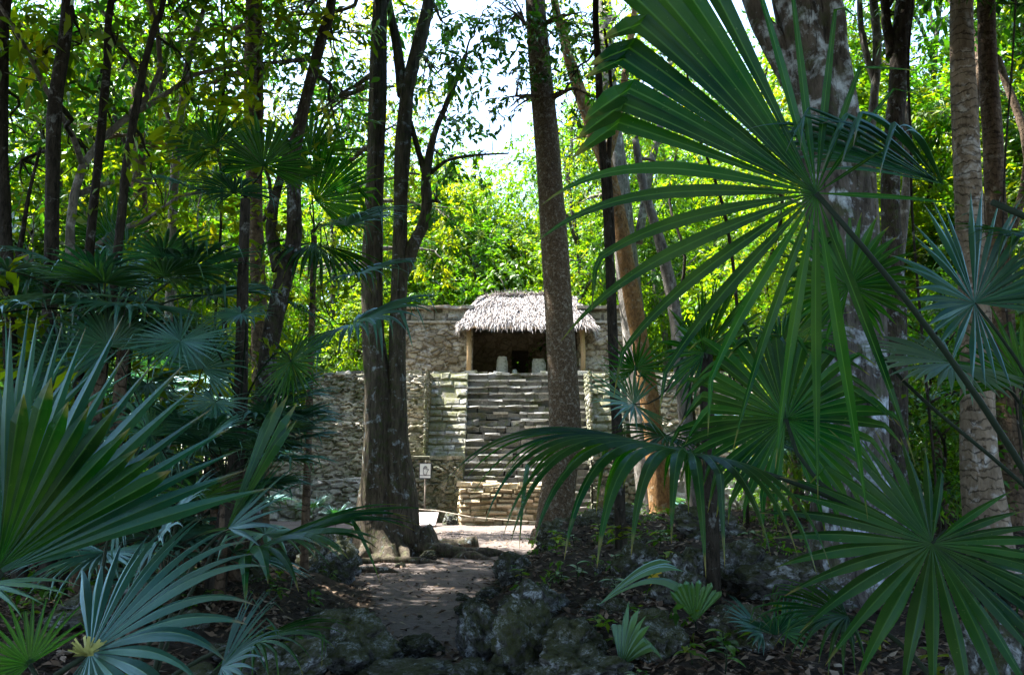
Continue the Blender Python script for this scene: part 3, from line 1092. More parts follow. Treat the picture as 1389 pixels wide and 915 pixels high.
# ------------------------------------------------------------------ leaves and crowns
def leaf_cloud(rng, blobs, density, leaf=(.09, .17), twig=.5, per=14, shell=.35, wr=.42, droop=.35, bias=None):
    """blobs: (centre, (rx,ry,rz)). density: leaf clusters per blob of 1 m3-ish shell"""
    vv, tt = [], []
    for c, r in blobs:
        r = np.array(r, dtype=float)
        n = max(6, int(density * (r[0] * r[1] + r[1] * r[2] + r[0] * r[2])))
        d = rng.normal(size=(n, 3))
        d /= np.linalg.norm(d, axis=1)[:, None]
        rad = (shell ** 3 + (1 - shell ** 3) * rng.random(n)) ** (1 / 3)
        # lumpy outline
        lump = 1 + .28 * np.sin(d[:, 0] * 5 + c[0] * 3) * np.cos(d[:, 1] * 6 + c[1]) + .2 * np.sin(d[:, 2] * 7 + c[2] * 2) + rng.normal(0, .1, n)
        pos = np.array(c) + d * r * (rad * lump)[:, None]
        td = d + rng.normal(0, .55, (n, 3)) + np.array([0, 0, -droop])
        td /= np.linalg.norm(td, axis=1)[:, None]
        ct = rng.beta(2, 2.2, n)
        P = np.repeat(pos, per, 0)
        T = np.repeat(td, per, 0)
        m = n * per
        tpos = np.tile(np.linspace(0, 1, per), n) * twig * rng.uniform(.6, 1.3, m)
        L = rng.uniform(leaf[0], leaf[1], m) * np.repeat(rng.uniform(.7, 1.3, n), per)
        cn = np.array([0, 0, 1.0]) + rng.normal(0, .45, (n, 3))
        cn = np.repeat(cn, per, 0)
        sd = np.cross(T, cn)
        sd /= np.linalg.norm(sd, axis=1)[:, None] + 1e-9
        alt = np.tile(np.where(np.arange(per) % 2 == 0, 1.0, -1.0), n)
        ld = T * .65 + sd * (alt * rng.uniform(.4, .95, m))[:, None] + rng.normal(0, .28, (m, 3)) + np.array([0, 0, -droop * .5])
        ld /= np.linalg.norm(ld, axis=1)[:, None]
        nm = cn + rng.normal(0, .28, (m, 3))
        s = np.cross(ld, nm)
        s /= np.linalg.norm(s, axis=1)[:, None] + 1e-9
        b = P + T * tpos[:, None] + rng.normal(0, .05 * twig, (m, 3))
        mid = b + ld * (L * .48)[:, None]
        dn = np.cross(s, ld)
        tip = b + ld * L[:, None] - np.array([0, 0, 1]) * (L * .12)[:, None]
        q = np.stack([b, mid + s * (L * wr * .5)[:, None] + dn * (L * .06)[:, None], tip, mid - s * (L * wr * .5)[:, None] + dn * (L * .06)[:, None]], 1)
        vv.append(q)
        tt.append(np.clip(np.repeat(ct, per) + rng.normal(0, .16, m), 0, 1))
    return np.concatenate(vv), np.concatenate(tt)


def curve_pts(a, b, n, sag=0, seed=0, wob=.06):
    a, b = Vector(a), Vector(b)
    L = (b - a).length
    out = []
    for i in range(n + 1):
        t = i / n
        p = a.lerp(b, t)
        p.z += sag * L * 4 * t * (1 - t)
        k = wob * L * math.sin(math.pi * t)
        p += V(noise.noise((seed, t * 3, 1)), noise.noise((seed, t * 3, 2)), noise.noise((seed, t * 3, 3)) * .5) * k
        out.append(p)
    return out


def smooth_path(P, per=5):
    """Catmull-Rom through (Vector, radius)"""
    out = []
    n = len(P)
    for i in range(n - 1):
        p0, p1, p2, p3 = P[max(i - 1, 0)], P[i], P[i + 1], P[min(i + 2, n - 1)]
        for k in range(per):
            t = k / per
            def cr(a, b, c, d):
                return .5 * ((2 * b) + (c - a) * t + (2 * a - 5 * b + 4 * c - d) * t * t + (3 * b - a - 3 * c + d) * t ** 3)
            out.append((cr(p0[0], p1[0], p2[0], p3[0]), p1[1] + (p2[1] - p1[1]) * t))
    out.append(P[-1])
    return out


def px_path(tab, Y, ground=True, flare=1.5, dY=0):
    """tab of (px, py, width_px) bottom first -> [(point, radius)]"""
    P = []
    for i, (px, py, w) in enumerate(tab):
        y = Y + dY * i / max(1, len(tab) - 1)
        P.append((W(px, py, y), M(w, y) / 2))
    if ground:
        b = P[0]
        g = ground_h(b[0].x, b[0].y)
        if b[0].z > g + .05:
            d = (b[0] - P[1][0]).normalized()
            q = b[0] + d * min(3, (b[0].z - g) / max(.3, -d.z))
            P.insert(0, (V(q.x, b[0].y, g + .12), b[1] * 1.08))
        f = P[0]
        P.insert(0, (V(f[0].x, f[0].y, min(f[0].z, g) - .15), f[1] * flare))
    return P


def tree(name, label, cat, tabs, Y, mat, blobs, leafmat='leaf', density=16, leaf=(.09, .17), group=None, extend=7.0, per=12,
         twig=.5, limbs=True, seed=0, sides=14, wob=.12, mod=None, flare=1.5, canopy=None, dY=0):
    """tree whose trunk shows along the pixel tables; blobs = (px,py,Y,rx_px,rz_px) of visible foliage"""
    first = px_path(tabs[0], Y, True, flare, dY)
    base = first[0][0].copy(); base.z = ground_h(base.x, base.y)
    root = empty(name, base, label, cat, group)
    rr = random.Random(seed + 99)
    B = tuple(base)
    mb = MB()
    tops = []
    for k, tab in enumerate(tabs):
        P = first if k == 0 else px_path(tab, Y + .02 * k, False)
        if extend and tab[-1][1] <= 12:
            d = (P[-1][0] - P[-2][0]).normalized()
            d = (d + V(0, 0, .6)).normalized()
            P.append((P[-1][0] + d * extend * .5 + V(rr.uniform(-.3, .3), rr.uniform(-.3, .3), 0), P[-1][1] * .7))
            P.append((P[-2][0] + d * extend + V(rr.uniform(-.6, .6), rr.uniform(-.6, .6), 0), P[-1][1] * .55))
        S = smooth_path(P, 6)
        mb.tube([p for p, r in S], [r for p, r in S], sides, wob=wob, seed=seed + k * 3, mod=mod if k == 0 else None)
        tops.append(S)
    mb.build('trunk', mat, root, B)
    bl = [(tuple(W(px, py, y)), (M(rx, y), M((rx + rz) / 2, y), M(rz, y))) for px, py, y, rx, rz in blobs]
    nvis = len(bl)
    if canopy:
        top = tops[0][-1][0]
        for (dx, dy, dz, r) in canopy:
            bl.append((tuple(top + V(dx, dy, dz)), (r, r, r * .6)))
    if limbs:
        allp = [q for S in tops for q in S]
        for i, (c, r) in enumerate(bl):
            c = Vector(c)
            # leave the trunk a little below the leaf mass
            best = min(allp, key=lambda q: (q[0] - c).length + (3 if q[0].z > c.z + .2 else 0))
            lm = MB()
            pts = curve_pts(best[0], c, 7, .05, seed + i * 1.7, .12)
            r0 = min(best[1] * .5, .10)
            lm.tube(pts, [r0 * (1 - .75 * k / 7) for k in range(8)], 7, wob=.1)
            for j in range(5):
                dd = V(rr.gauss(0, 1), rr.gauss(0, 1), rr.gauss(0, .7)).normalized()
                e = c + V(dd.x * r[0], dd.y * r[1], dd.z * r[2]) * .85
                s0 = pts[rr.randint(3, 7)]
                q = curve_pts(s0, e, 5, .04, seed + i + j * 2.3, .15)
                lm.tube(q, [r0 * .3 * (1 - .8 * k / 5) + .003 for k in range(6)], 5)
            lm.build('limb', mat, root, B)
    if bl:
        got = [leaf_cloud(np.random.default_rng(seed + 5), b, d, lf, twig, per) for b, d, lf in ((bl[:nvis], density, leaf), (bl[nvis:], 30, (.16, .28))) if b]
        v, t = np.concatenate([g[0] for g in got]), np.concatenate([g[1] for g in got])
        link('crown', quads_mesh('crown', v - np.array(B), t), MAT[leafmat], root)
    return root


# hero trees -----------------------------------------------------------------
def buttress(r, a, p, i):
    g = ground_h(p.x, p.y)
    h = max(0, p.z - g)
    k = math.exp(-h / .55)
    lob = .5 + .5 * math.cos(a * 5 + .6 + h * .3)
    return r * (1 + .10 * math.cos(a * 7 + h * 1.1) + .10 * math.cos(a * 3 + h * .5) * math.exp(-h / 3) + k * 1.0 * lob ** 2)


YT = 19.0
t1 = tree('buttressed_tree', 'twin trunked grey tree with spreading buttress roots beside the path', 'tree',
     [[(523, 735, 70), (516, 690, 58), (516, 640, 50), (514, 585, 40), (512, 520, 34), (505, 430, 29), (506, 330, 27), (510, 200, 25), (513, 100, 23), (516, 0, 20)],
      [(540, 735, 62), (540, 680, 50), (537, 610, 38), (538, 530, 27), (540, 420, 22), (543, 300, 20), (546, 200, 22), (553, 120, 20), (568, 60, 22), (582, 0, 18)],
      [(547, 130, 18), (538, 60, 14), (528, 5, 10)],
      [(542, 380, 20), (560, 335, 18), (578, 290, 16), (578, 235, 14), (590, 180, 9), (606, 140, 8), (632, 75, 7)],
      [(577, 235, 10), (566, 200, 8), (557, 165, 7)],
      [(585, 235, 6), (606, 218, 5), (640, 211, 3.5), (690, 208, 2.5)]],
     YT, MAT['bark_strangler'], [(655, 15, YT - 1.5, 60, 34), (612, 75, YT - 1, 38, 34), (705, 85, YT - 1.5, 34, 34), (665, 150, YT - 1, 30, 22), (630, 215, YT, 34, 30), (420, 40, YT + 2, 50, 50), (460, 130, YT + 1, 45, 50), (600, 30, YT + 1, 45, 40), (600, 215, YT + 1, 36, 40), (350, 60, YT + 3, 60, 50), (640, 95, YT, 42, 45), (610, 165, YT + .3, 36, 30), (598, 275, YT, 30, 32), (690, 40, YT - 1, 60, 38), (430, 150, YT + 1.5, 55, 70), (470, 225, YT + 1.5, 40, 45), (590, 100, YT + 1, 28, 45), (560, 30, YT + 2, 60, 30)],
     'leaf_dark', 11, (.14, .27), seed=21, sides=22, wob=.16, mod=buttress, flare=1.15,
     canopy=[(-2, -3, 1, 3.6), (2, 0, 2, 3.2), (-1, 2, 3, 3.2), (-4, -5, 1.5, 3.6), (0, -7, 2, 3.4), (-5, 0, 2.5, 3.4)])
# roots
bx = t1.location


def root(pts, rad, mat='bark_strangler'):
    mb = MB()
    P = []
    for (px, py, z), r in zip(pts, rad):
        # ground point seen at that pixel
        Y = 8.0
        for _ in range(40):
            q = W(px, py, Y)
            g = ground_h(q.x, Y)
            Y = max(5, min(32, Y + (q.z - g) * 2.2))
        q = W(px, py, Y)
        P.append((V(q.x, Y, ground_h(q.x, Y) + z), r))
    S = smooth_path(P, 6)
    mb.tube([p for p, r in S], [r for p, r in S], 10, wob=.3, seed=pts[0][0])
    mb.build('root', MAT[mat], t1, tuple(bx))


def root_near(pts):
    """roots given as offsets (metres) from the trunk base"""
    P = []
    for dx, dy, z, r in pts:
        x, y = bx.x + dx, bx.y + dy
        P.append((V(x, y, ground_h(x, y) + z), r))
    S = smooth_path(P, 6)
    mb = MB()
    mb.tube([p for p, r in S], [r for p, r in S], 12, wob=.3, seed=pts[0][0] * 7)
    mb.build('root', MAT['bark_strangler'], t1, tuple(bx))


root_near([(-.05, 0, 1.1, .25), (-.35, -.02, .55, .27), (-.8, 0, .34, .27), (-1.3, .05, .14, .21), (-1.75, .1, 0, .13), (-2.1, .1, -.12, .07)])
root_near([(.25, -.05, .9, .20), (.5, -.15, .38, .20), (.85, -.25, .17, .17), (1.4, -.3, .12, .16), (1.95, -.35, .08, .15), (2.5, -.2, .02, .12), (3.0, -.1, -.1, .06)])
root_near([(.2, -.2, .7, .17), (.3, -.45, .28, .16), (.5, -.75, .1, .12), (.55, -1.0, 0, .10), (.6, -1.3, -.1, .05)])
root_near([(0, -.2, .7, .2), (.02, -.5, .25, .17), (.1, -.85, .06, .12), (.3, -1.2, .0, .09), (.7, -1.5, -.06, .06)])
root_near([(-.2, -.2, .6, .2), (-.35, -.5, .2, .17), (-.5, -.9, .02, .1), (-.6, -1.3, -.1, .05)])
root_near([(.3, .1, .6, .18), (.8, .3, .2, .16), (1.5, .5, .1, .13), (2.1, .6, -.1, .08)])
root_near([(1.6, -.4, -.02, .10), (1.95, -.75, .05, .11), (2.3, -.95, .0, .08), (2.6, -1.0, -.1, .05)])
root_near([(-1.2, -2.0, -.08, .05), (-.5, -1.9, .02, .08), (.3, -1.85, .04, .08), (1.1, -1.9, .02, .07), (1.7, -2.0, -.1, .05)])
root_near([(-.8, -3.4, -.08, .05), (-.1, -3.3, .03, .07), (.5, -3.4, .02, .07), (.9, -3.6, -.1, .05)])

tree('leafy_tree', 'bright leafed tree half hidden behind the twin trunks', 'tree',
     [[(520, 690, 16), (518, 580, 16), (508, 480, 15), (507, 380, 14), (508, 250, 13), (512, 120, 11), (516, 40, 9)]],
     27, MAT['bark_grey'], [(400, 50, 27, 60, 50), (450, 150, 27, 55, 55), (470, 40, 26, 60, 50), (575, 120, 27, 45, 50), (570, 235, 27, 45, 45), (440, 270, 28, 50, 50), (590, 340, 28, 45, 35), (540, 30, 27, 50, 40), (350, 130, 27, 50, 60), (490, 110, 27, 50, 50), (360, 20, 27, 50, 40), (610, 290, 29, 45, 45), (540, 170, 27, 40, 50), (395, 370, 28, 45, 45)],
     'leaf_bright', 12, (.12, .24), seed=37, extend=2)
tree('speckled_tree', 'thick straight trunk with speckled brown bark in front of the stairway', 'tree',
     [[(752, 715, 49.3), (760, 640, 44.0), (766, 590, 44.0), (764, 520, 41.4), (758, 430, 38.7), (752, 330, 37.8), (745, 230, 36.1), (737, 140, 34.3), (729, 50, 31.7), (726, 0, 29.9)]],
     17.5, MAT['bark_speckled'], [(740, 60, 16.5, 45, 40), (770, 20, 17, 60, 30), (700, 130, 17, 30, 32), (780, 120, 17, 40, 40), (700, 20, 16.5, 50, 30)], 'leaf_dark', 14, (.10, .2), seed=33, sides=22, wob=.07, flare=1.25,
     canopy=[(-1, -2, 0, 3.0), (2, 1, 1, 3.2), (1, -4, 0, 3)])
tree('dark_sapling', 'thin black straight stem just right of the speckled trunk', 'tree',
     [[(841, 690, 15), (838, 600, 15), (833, 500, 14), (829, 400, 14), (824, 300, 12), (816, 180, 11), (811, 80, 10), (808, 0, 9)],
      [(831, 340, 9), (829, 280, 8), (826, 220, 7), (829, 120, 5), (820, 40, 4)]],
     11.5, MAT['bark_dark'], [(800, 60, 12, 48, 40), (850, 110, 13, 55, 45), (770, 110, 12.5, 30, 40)], 'leaf_dark', 12, (.08, .17), seed=41, extend=3, sides=10)
tree('orange_tree', 'leaning tree with peeling orange bark right of the stairs', 'tree',
     [[(893, 655, 30), (887, 590, 26), (876, 510, 25), (862, 430, 24), (850, 360, 23), (838, 290, 22), (822, 225, 21), (802, 170, 20), (785, 120, 18), (772, 80, 16), (762, 40, 14), (752, 0, 12)],
      [(820, 222, 16), (838, 160, 12), (850, 90, 10), (862, 0, 8)]],
     21, MAT['bark_orange'], [(775, 60, 21, 50, 50), (800, 190, 22, 30, 30), (880, 40, 22, 60, 50)], 'leaf', 9, (.12, .2), seed=51, sides=16, wob=.1)
tree('grey_tree', 'pale grey trunk standing behind the orange barked tree', 'tree',
     [[(872, 560, 36), (860, 450, 33), (848, 330, 31), (838, 230, 28), (826, 120, 25), (820, 0, 20)],
      [(866, 330, 13), (880, 240, 11), (905, 120, 8), (915, 0, 6)]],
     27, MAT['bark_grey'], [(850, 90, 27, 60, 60), (900, 190, 27, 40, 40), (800, 100, 27, 45, 45), (775, 190, 28, 36, 45), (795, 270, 28, 36, 40), (840, 20, 26, 60, 40), (765, 30, 27, 40, 40)], 'leaf_bright', 9, (.12, .2), seed=57, sides=14)
tree('slim_grey_tree', 'slim bent grey trunk right of the orange barked tree', 'tree',
     [[(935, 620, 20), (925, 520, 19), (915, 420, 18), (903, 360, 17), (890, 310, 15), (872, 250, 12), (862, 190, 10)]],
     20, MAT['bark_grey'], [(870, 160, 20, 45, 40), (920, 230, 21, 36, 36)], 'leaf_bright', 9, (.12, .2), seed=58, sides=12)


def fluted(r, a, p, i):
    return r * (1 + .13 * math.cos(a * 3 + 1.0) + .06 * math.cos(a * 7 + p.z))


tree('white_blotched_tree', 'massive fluted trunk blotched white and black behind the biggest fan leaf', 'tree',
     [[(1152, 715, 107.5), (1150, 640, 97.4), (1148, 560, 94.1), (1148, 470, 90.7), (1144, 380, 89.0), (1133, 280, 87.4), (1118, 170, 87.4), (1102, 70, 89.0), (1090, 0, 92.4)],
      [(1112, 150, 60), (1070, 90, 44), (1045, 50, 36), (1020, 0, 26)]],
     8.6, MAT['bark_white'], [], 'leaf', 9, seed=63, sides=30, wob=.12, mod=fluted, flare=1.3, extend=5,
     canopy=[(-3, 0, 2.0, 3.4), (1, 2, 3, 3.6), (-1, -4, 2.5, 3.4), (3, -2, 2.5, 3.2), (-5, 3, 2.5, 3.0)])
tree('lichen_pole_tree', 'slender trunk with white lichen bands right of the massive blotched trunk', 'tree',
     [[(1217, 650, 30), (1216, 540, 29), (1215, 430, 28), (1210, 330, 26), (1208, 240, 25), (1216, 140, 25), (1222, 50, 27), (1228, 0, 26)],
      [(1210, 75, 16), (1202, 30, 14), (1200, 0, 12)]],
     12, MAT['bark_lichen'], [(1200, 20, 13, 50, 40)], 'leaf', 9, seed=71, canopy=[(0, 0, 0, 2.8), (-2, -3, 1, 2.8)], extend=5)
tree('forked_thin_tree', 'thin pale stem with a crooked fork behind the lichen banded trunk', 'tree',
     [[(1190, 420, 14), (1186, 300, 13), (1180, 200, 13), (1186, 130, 12), (1190, 60, 13), (1185, 0, 12)],
      [(1186, 110, 10), (1172, 60, 9), (1166, 0, 8)], [(1212, 420, 16), (1225, 300, 14), (1232, 220, 12), (1228, 140, 10)]],
     15, MAT['bark_grey'], [(1180, 60, 15, 40, 50)], 'leaf_bright', 9, seed=73)
tree('brown_tree', 'plain brown trunk just behind the ringed palm trunk', 'tree',
     [[(1372, 640, 30), (1366, 540, 29), (1360, 420, 28), (1352, 300, 27), (1346, 190, 26), (1340, 80, 25), (1338, 0, 24)]],
     13, MAT['bark_brown'], [(1340, 30, 14, 45, 30)], 'leaf', 9, seed=75, canopy=[(0, 0, 0, 2.6), (1, -3, 1, 2.8)], extend=4)
tree('forked_leaning_tree', 'leaning grey blotched trunk with a low fork left of the clearing', 'tree',
     [[(338, 735, 29), (345, 660, 26), (354, 570, 25), (366, 470, 25), (384, 380, 26), (398, 330, 21), (399, 270, 20), (399, 210, 19), (411, 150, 17), (425, 95, 16), (438, 45, 15), (450, 0, 14)],
      [(381, 365, 26), (370, 325, 18), (370, 285, 14), (382, 235, 11), (392, 190, 9)]],
     11, MAT['bark_lichen'], [(450, 70, 12, 50, 55), (400, 40, 12.5, 50, 45), (455, 170, 13, 40, 45), (300, 110, 12.5, 50, 45)], 'leaf_dark', 9, (.11, .22), seed=81, sides=16, canopy=[(-2, 0, .5, 3.0), (1, -2, 1.2, 3.0), (0, 2, 1, 2.8), (-5, 4, 1, 3.4), (-5, .5, 1.5, 3.4), (-5, 7, 2, 3.4), (-2, 5, 2.5, 3.2)], extend=5)
tree('dark_pole_tree', 'dark slightly bent pole trunk, thickest of the thin trunks at the left', 'tree',
     [[(66, 560, 19), (67, 450, 19), (70, 330, 18), (72, 200, 19), (76, 130, 20), (84, 80, 18), (92, 0, 17)]],
     9, MAT['bark_dark'], [(110, 60, 10, 75, 60), (40, 100, 10, 65, 70), (30, 250, 10.5, 60, 50), (120, 230, 11, 60, 50)], 'leaf_dark', 8, (.11, .22), seed=91, canopy=[(-1, 0, .5, 2.8), (2, -1, 1, 2.6)], extend=5)
tree('dark_pole_tree', 'thin dark trunk between the bent pole and the slanting stem at the left', 'tree',
     [[(108, 500, 13), (116, 400, 13), (126, 290, 12), (136, 190, 12), (145, 90, 11), (151, 0, 10)]],
     9.6, MAT['bark_dark'], [(160, 60, 11, 60, 60), (200, 130, 11.5, 60, 55), (150, 180, 12, 55, 45)], 'leaf_dark', 8, (.11, .22), seed=92, canopy=[(0, 0, 0, 2.4)], extend=4)
tree('dark_pole_tree', 'slanting thin dark stem leaning right at the left of the photo', 'tree',
     [[(140, 500, 12), (153, 400, 12), (164, 300, 12), (172, 220, 11), (184, 150, 11), (198, 80, 10), (212, 30, 9), (222, 0, 8)]],
     9.2, MAT['bark_dark'], [(235, 60, 11, 60, 60), (275, 150, 11.5, 60, 50), (300, 30, 11, 60, 40), (225, 300, 13, 60, 50)], 'leaf_dark', 8, (.11, .22), seed=93, canopy=[(1, 0, 0, 2.4)], extend=4)
tree('dark_pole_tree', 'dark trunk at the extreme left edge behind the palms', 'tree',
     [[(14, 480, 18), (10, 370, 17), (6, 280, 16), (3, 180, 15), (4, 90, 15), (8, 0, 16)], [(14, 400, 8), (28, 330, 7), (40, 260, 5), (55, 200, 4)]],
     9.4, MAT['bark_dark'], [(20, 180, 11, 60, 70), (10, 40, 10, 60, 50), (25, 350, 11, 50, 50)], 'leaf_dark', 8, (.11, .22), seed=94, canopy=[(0, 0, 0, 2.6)], extend=4)
tree('brown_tree', 'brown ringed trunk deep behind the thin dark stems at the left', 'tree',
     [[(205, 640, 26), (200, 520, 24), (194, 400, 23), (190, 300, 22), (187, 200, 20), (186, 120, 16)]],
     17, MAT['bark_brown'], [(190, 90, 17, 70, 55), (130, 190, 17, 50, 50), (260, 200, 17, 45, 45)], 'leaf', 10, (.12, .2), seed=95)
tree('brown_tree', 'brown double trunk at the top left centre behind the dark palm', 'tree',
     [[(352, 480, 22), (350, 380, 21), (346, 280, 21), (341, 180, 21), (341, 80, 22), (343, 0, 20)], [(349, 330, 11), (352, 200, 10), (353, 100, 9), (352, 0, 9)]],
     15, MAT['bark_brown'], [(300, 60, 16, 60, 50), (390, 80, 16.5, 45, 60), (270, 130, 16, 50, 50)], 'leaf', 10, (.12, .2), seed=96, extend=4)
tree('branching_tree', 'bare forked branch tree between the brown double trunk and slanting stem', 'tree',
     [[(228, 480, 14), (232, 360, 13), (236, 250, 12), (246, 150, 11), (256, 80, 10), (272, 25, 8), (280, 0, 7)], [(240, 190, 7), (222, 140, 6), (214, 90, 5)]],
     14, MAT['bark_grey'], [(250, 60, 14.5, 50, 45), (215, 100, 14, 40, 40)], 'leaf', 10, (.12, .2), seed=97)


# ------------------------------------------------------------------ fan palms
def frond_mb(H, A, N, R, spread=130, n=34, split=.45, droop=.6, fold=.55, cup=.1, kink=.25, costa=.0, seed=0, K=13, tip=1.25, side=.72, split_up=0, segs=None, mb=None):
    """one palmate leaf: pleated segments round the hub H, axis A, upper side N"""
    rng = random.Random(seed)
    A = Vector(A).normalized(); N = Vector(N)
    N = (N - A * N.dot(A)).normalized()
    Bv = N.cross(A)
    mb = mb or MB()
    S = math.radians(spread)
    da = 2 * S / n
    drp = droop
    for i in range(len(segs) if segs else n):
        if segs:
            am, da, split, lf, drp, kf = segs[i]
            am, da = math.radians(am), math.radians(da)
            L = R * lf * rng.uniform(.96, 1.03)
        else:
            am = -S + da * (i + .5) + rng.uniform(-.12, .12) * da
            L = R * (side + (1 - side) * math.cos(am * .5) ** 1.0) * rng.uniform(.9, 1.04)
            kf = 0
        d = (A * math.cos(am) + Bv * math.sin(am) + N * cup * rng.uniform(.6, 1.4)).normalized()
        p = Vector(H) + A * (costa * R * max(0, math.cos(am * .7)))
        nn = (N - d * N.dot(d)).normalized()
        sp = (split + split_up * sm(.0, .75, d.z)) * rng.uniform(.88, 1.12)
        kk = kf or (rng.uniform(.62, .85) if rng.random() < kink else 2)
        g = drp * rng.uniform(.7, 1.3)
        wsp = math.tan(da / 2) * L * sp
        vs, uvs = [], []
        tw = rng.uniform(-.25, .25)
        tl = rng.uniform(0, 1)
        for k in range(K + 1):
            t = k / K
            if t <= sp:
                w = max(.0025, math.tan(da / 2) * L * t) * 1.02
            else:
                q = (t - sp) / (1 - sp)
                w = wsp * (1 + .15 * math.sin(min(1, q * 2) * math.pi)) * max(0.02, 1 - q ** tip)
            s = d.cross(nn).normalized()
            if t > sp:
                s = (s + nn * tw * (t - sp)).normalized()
            vs += [p - s * w, p + nn * (w * fold), p + s * w]
            uvs += [(i, t), (i + .5, t), (i + 1, t)]
            ds = L / K
            bend = g * (t ** 1.6) * ds / R * 2.2
            if abs(t - kk) < .6 / K:
                d = (d + (V(0, 0, -1) - nn * .5) * 1.25).normalized()
            d = (d + V(0, 0, -1) * bend).normalized()
            nn = (nn - d * nn.dot(d)).normalized()
            p = p + d * ds
        fs = []
        for k in range(K):
            a = k * 3
            fs += [(a, a + 1, a + 4, a + 3), (a + 1, a + 2, a + 5, a + 4)]
        mb.add(vs, fs, tl, uvs)
    return mb


def petiole_mb(H, A, base, r=.009, lift=.5, n=10):
    """stalk from the crown point base to the hub, arriving along A"""
    H, base, A = Vector(H), Vector(base), Vector(A).normalized()
    L = (H - base).length
    c1 = base + ((H - base).normalized() * .6 + V(0, 0, lift)).normalized() * L * .4
    c2 = H - A * L * .35
    pts = []
    for i in range(n + 1):
        t = i / n
        u = 1 - t
        pts.append(base * u ** 3 + c1 * 3 * u * u * t + c2 * 3 * u * t * t + H * t ** 3)
    mb = MB()
    mb.tube(pts, [r * (1.7 - .7 * i / n) for i in range(n + 1)], 7, flat=.7)
    return mb


def add_frond(palm, base, H, A, N, Rm, mat='palm', stalk=None, lift=.5, pr=.009, label=None, hub=False, **kw):
    """frond (> petiole) as a child of the palm"""
    B = tuple(palm.location)
    f = frond_mb(H, A, N, Rm, **kw).build('frond', MAT[mat], palm, B)
    if label: f['label'] = label
    if stalk is not None:
        petiole_mb(H, A, stalk, pr, lift).build('petiole', MAT['petiole'], f, B)
    return f


def F(palm, px, py, Y, A, N, Rpx, stalk, mat='palm', **kw):
    return add_frond(palm, None, W(px, py, Y), A, N, M(Rpx, Y), mat, stalk, **kw)


# A: big palm whose crown is just out of frame on the right
pA = V(2.35, 3.1, ground_h(2.35, 3.1))
A_ = empty('fan_palm', pA, 'large dark fan palm reaching in from the upper right, nearest of all', 'palm')
cA = pA + V(0, 0, .55)
mbt = MB(); mbt.tube([pA - V(0, 0, .1), pA + V(0, 0, .3), cA], [.09, .085, .07], 12, wob=.2); mbt.build('trunk', MAT['bark_brown'], A_, tuple(pA))
SEG = [(-25 + 4.9 * k, 5.2, .74, 1.0 + .03 * k, .25, .72 + .012 * k if k < 6 else 0) for k in range(10)]
SEG += [(a, 7.6, .30, l, 1.0, 0) for a, l in ((-35, 1.0), (-45, 1.04), (-57, 1.02), (-69, 1.04), (-82, 1.06), (-95, 1.0), (-107, .98))]
SEG += [(a, 7, .28, l, .4, 0) for a, l in ((-119, .98), (-130, 1.02), (-140, 1.08), (-149, 1.14), (-162, 1.06))]
SEG += [(a, 7, .24, l, .35, k) for a, l, k in ((29, 1.0, 0), (38, .98, 0), (50, .92, .8), (63, .8, 0), (78, .6, 0), (98, .45, 0), (132, .55, 0))]
F(A_, 1107, 262, 2.5, (-.62, -.1, .70), (-.25, .86, .38), 405, cA, segs=SEG, seed=2, lift=.2, pr=.009, K=18, tip=2.2, fold=.35, cup=.10)
F(A_, 1345, 274, 2.6, (-.96, .02, .40), (.05, -.25, 1), 300, V(2.9, 3.2, 1.6), mat='palm_dull', spread=58, n=26, split=.5, droop=.8, kink=.45, seed=3, pr=.011, K=18, costa=.3, side=.55, fold=.8)  # brighter leaf material here paints in the lit upper side
F(A_, 1066, 568, 3.7, (-.05, .1, .9), (.05, .95, .12), 185, cA + V(.05, .1, .05), spread=168, n=38, split=.5, droop=.8, kink=.95, seed=4, cup=.08, K=18, side=.88)
F(A_, 945, 618, 3.4, (-.95, -.16, .16), (.1, -.1, 1), 350, cA + V(.1, .2, .1), spread=112, n=30, split=.36, droop=2.3, kink=.15, seed=5, K=20, tip=1.9, cup=.05, lift=.1, costa=.05, side=.55)

# B: open fan leaf at lower right
pB = V(2.0, 3.35, ground_h(2.0, 3.35))
B_ = empty('fan_palm', pB, 'young fan palm with a wide open star shaped leaf at the lower right', 'palm')
cB = pB + V(0, 0, .15)
F(B_, 1264, 737, 3.2, (-.55, -.35, -.5), (.05, -.8, .6), 245, cB + V(.2, 0, 0), spread=168, n=33, split=.4, droop=.4, kink=.05, seed=6, K=16, tip=1.8, fold=.6, side=.55, lift=.8)
F(B_, 1430, 790, 3.3, (-.8, -.2, .1), (0, -.4, .9), 160, cB + V(.1, .1, .1), spread=110, n=26, split=.4, droop=1.4, seed=7)
F(B_, 1150, 835, 3.6, (-.9, .1, .2), (.1, -.3, .9), 140, cB + V(-.1, .1, .1), spread=90, n=24, split=.4, droop=1.6, seed=8)

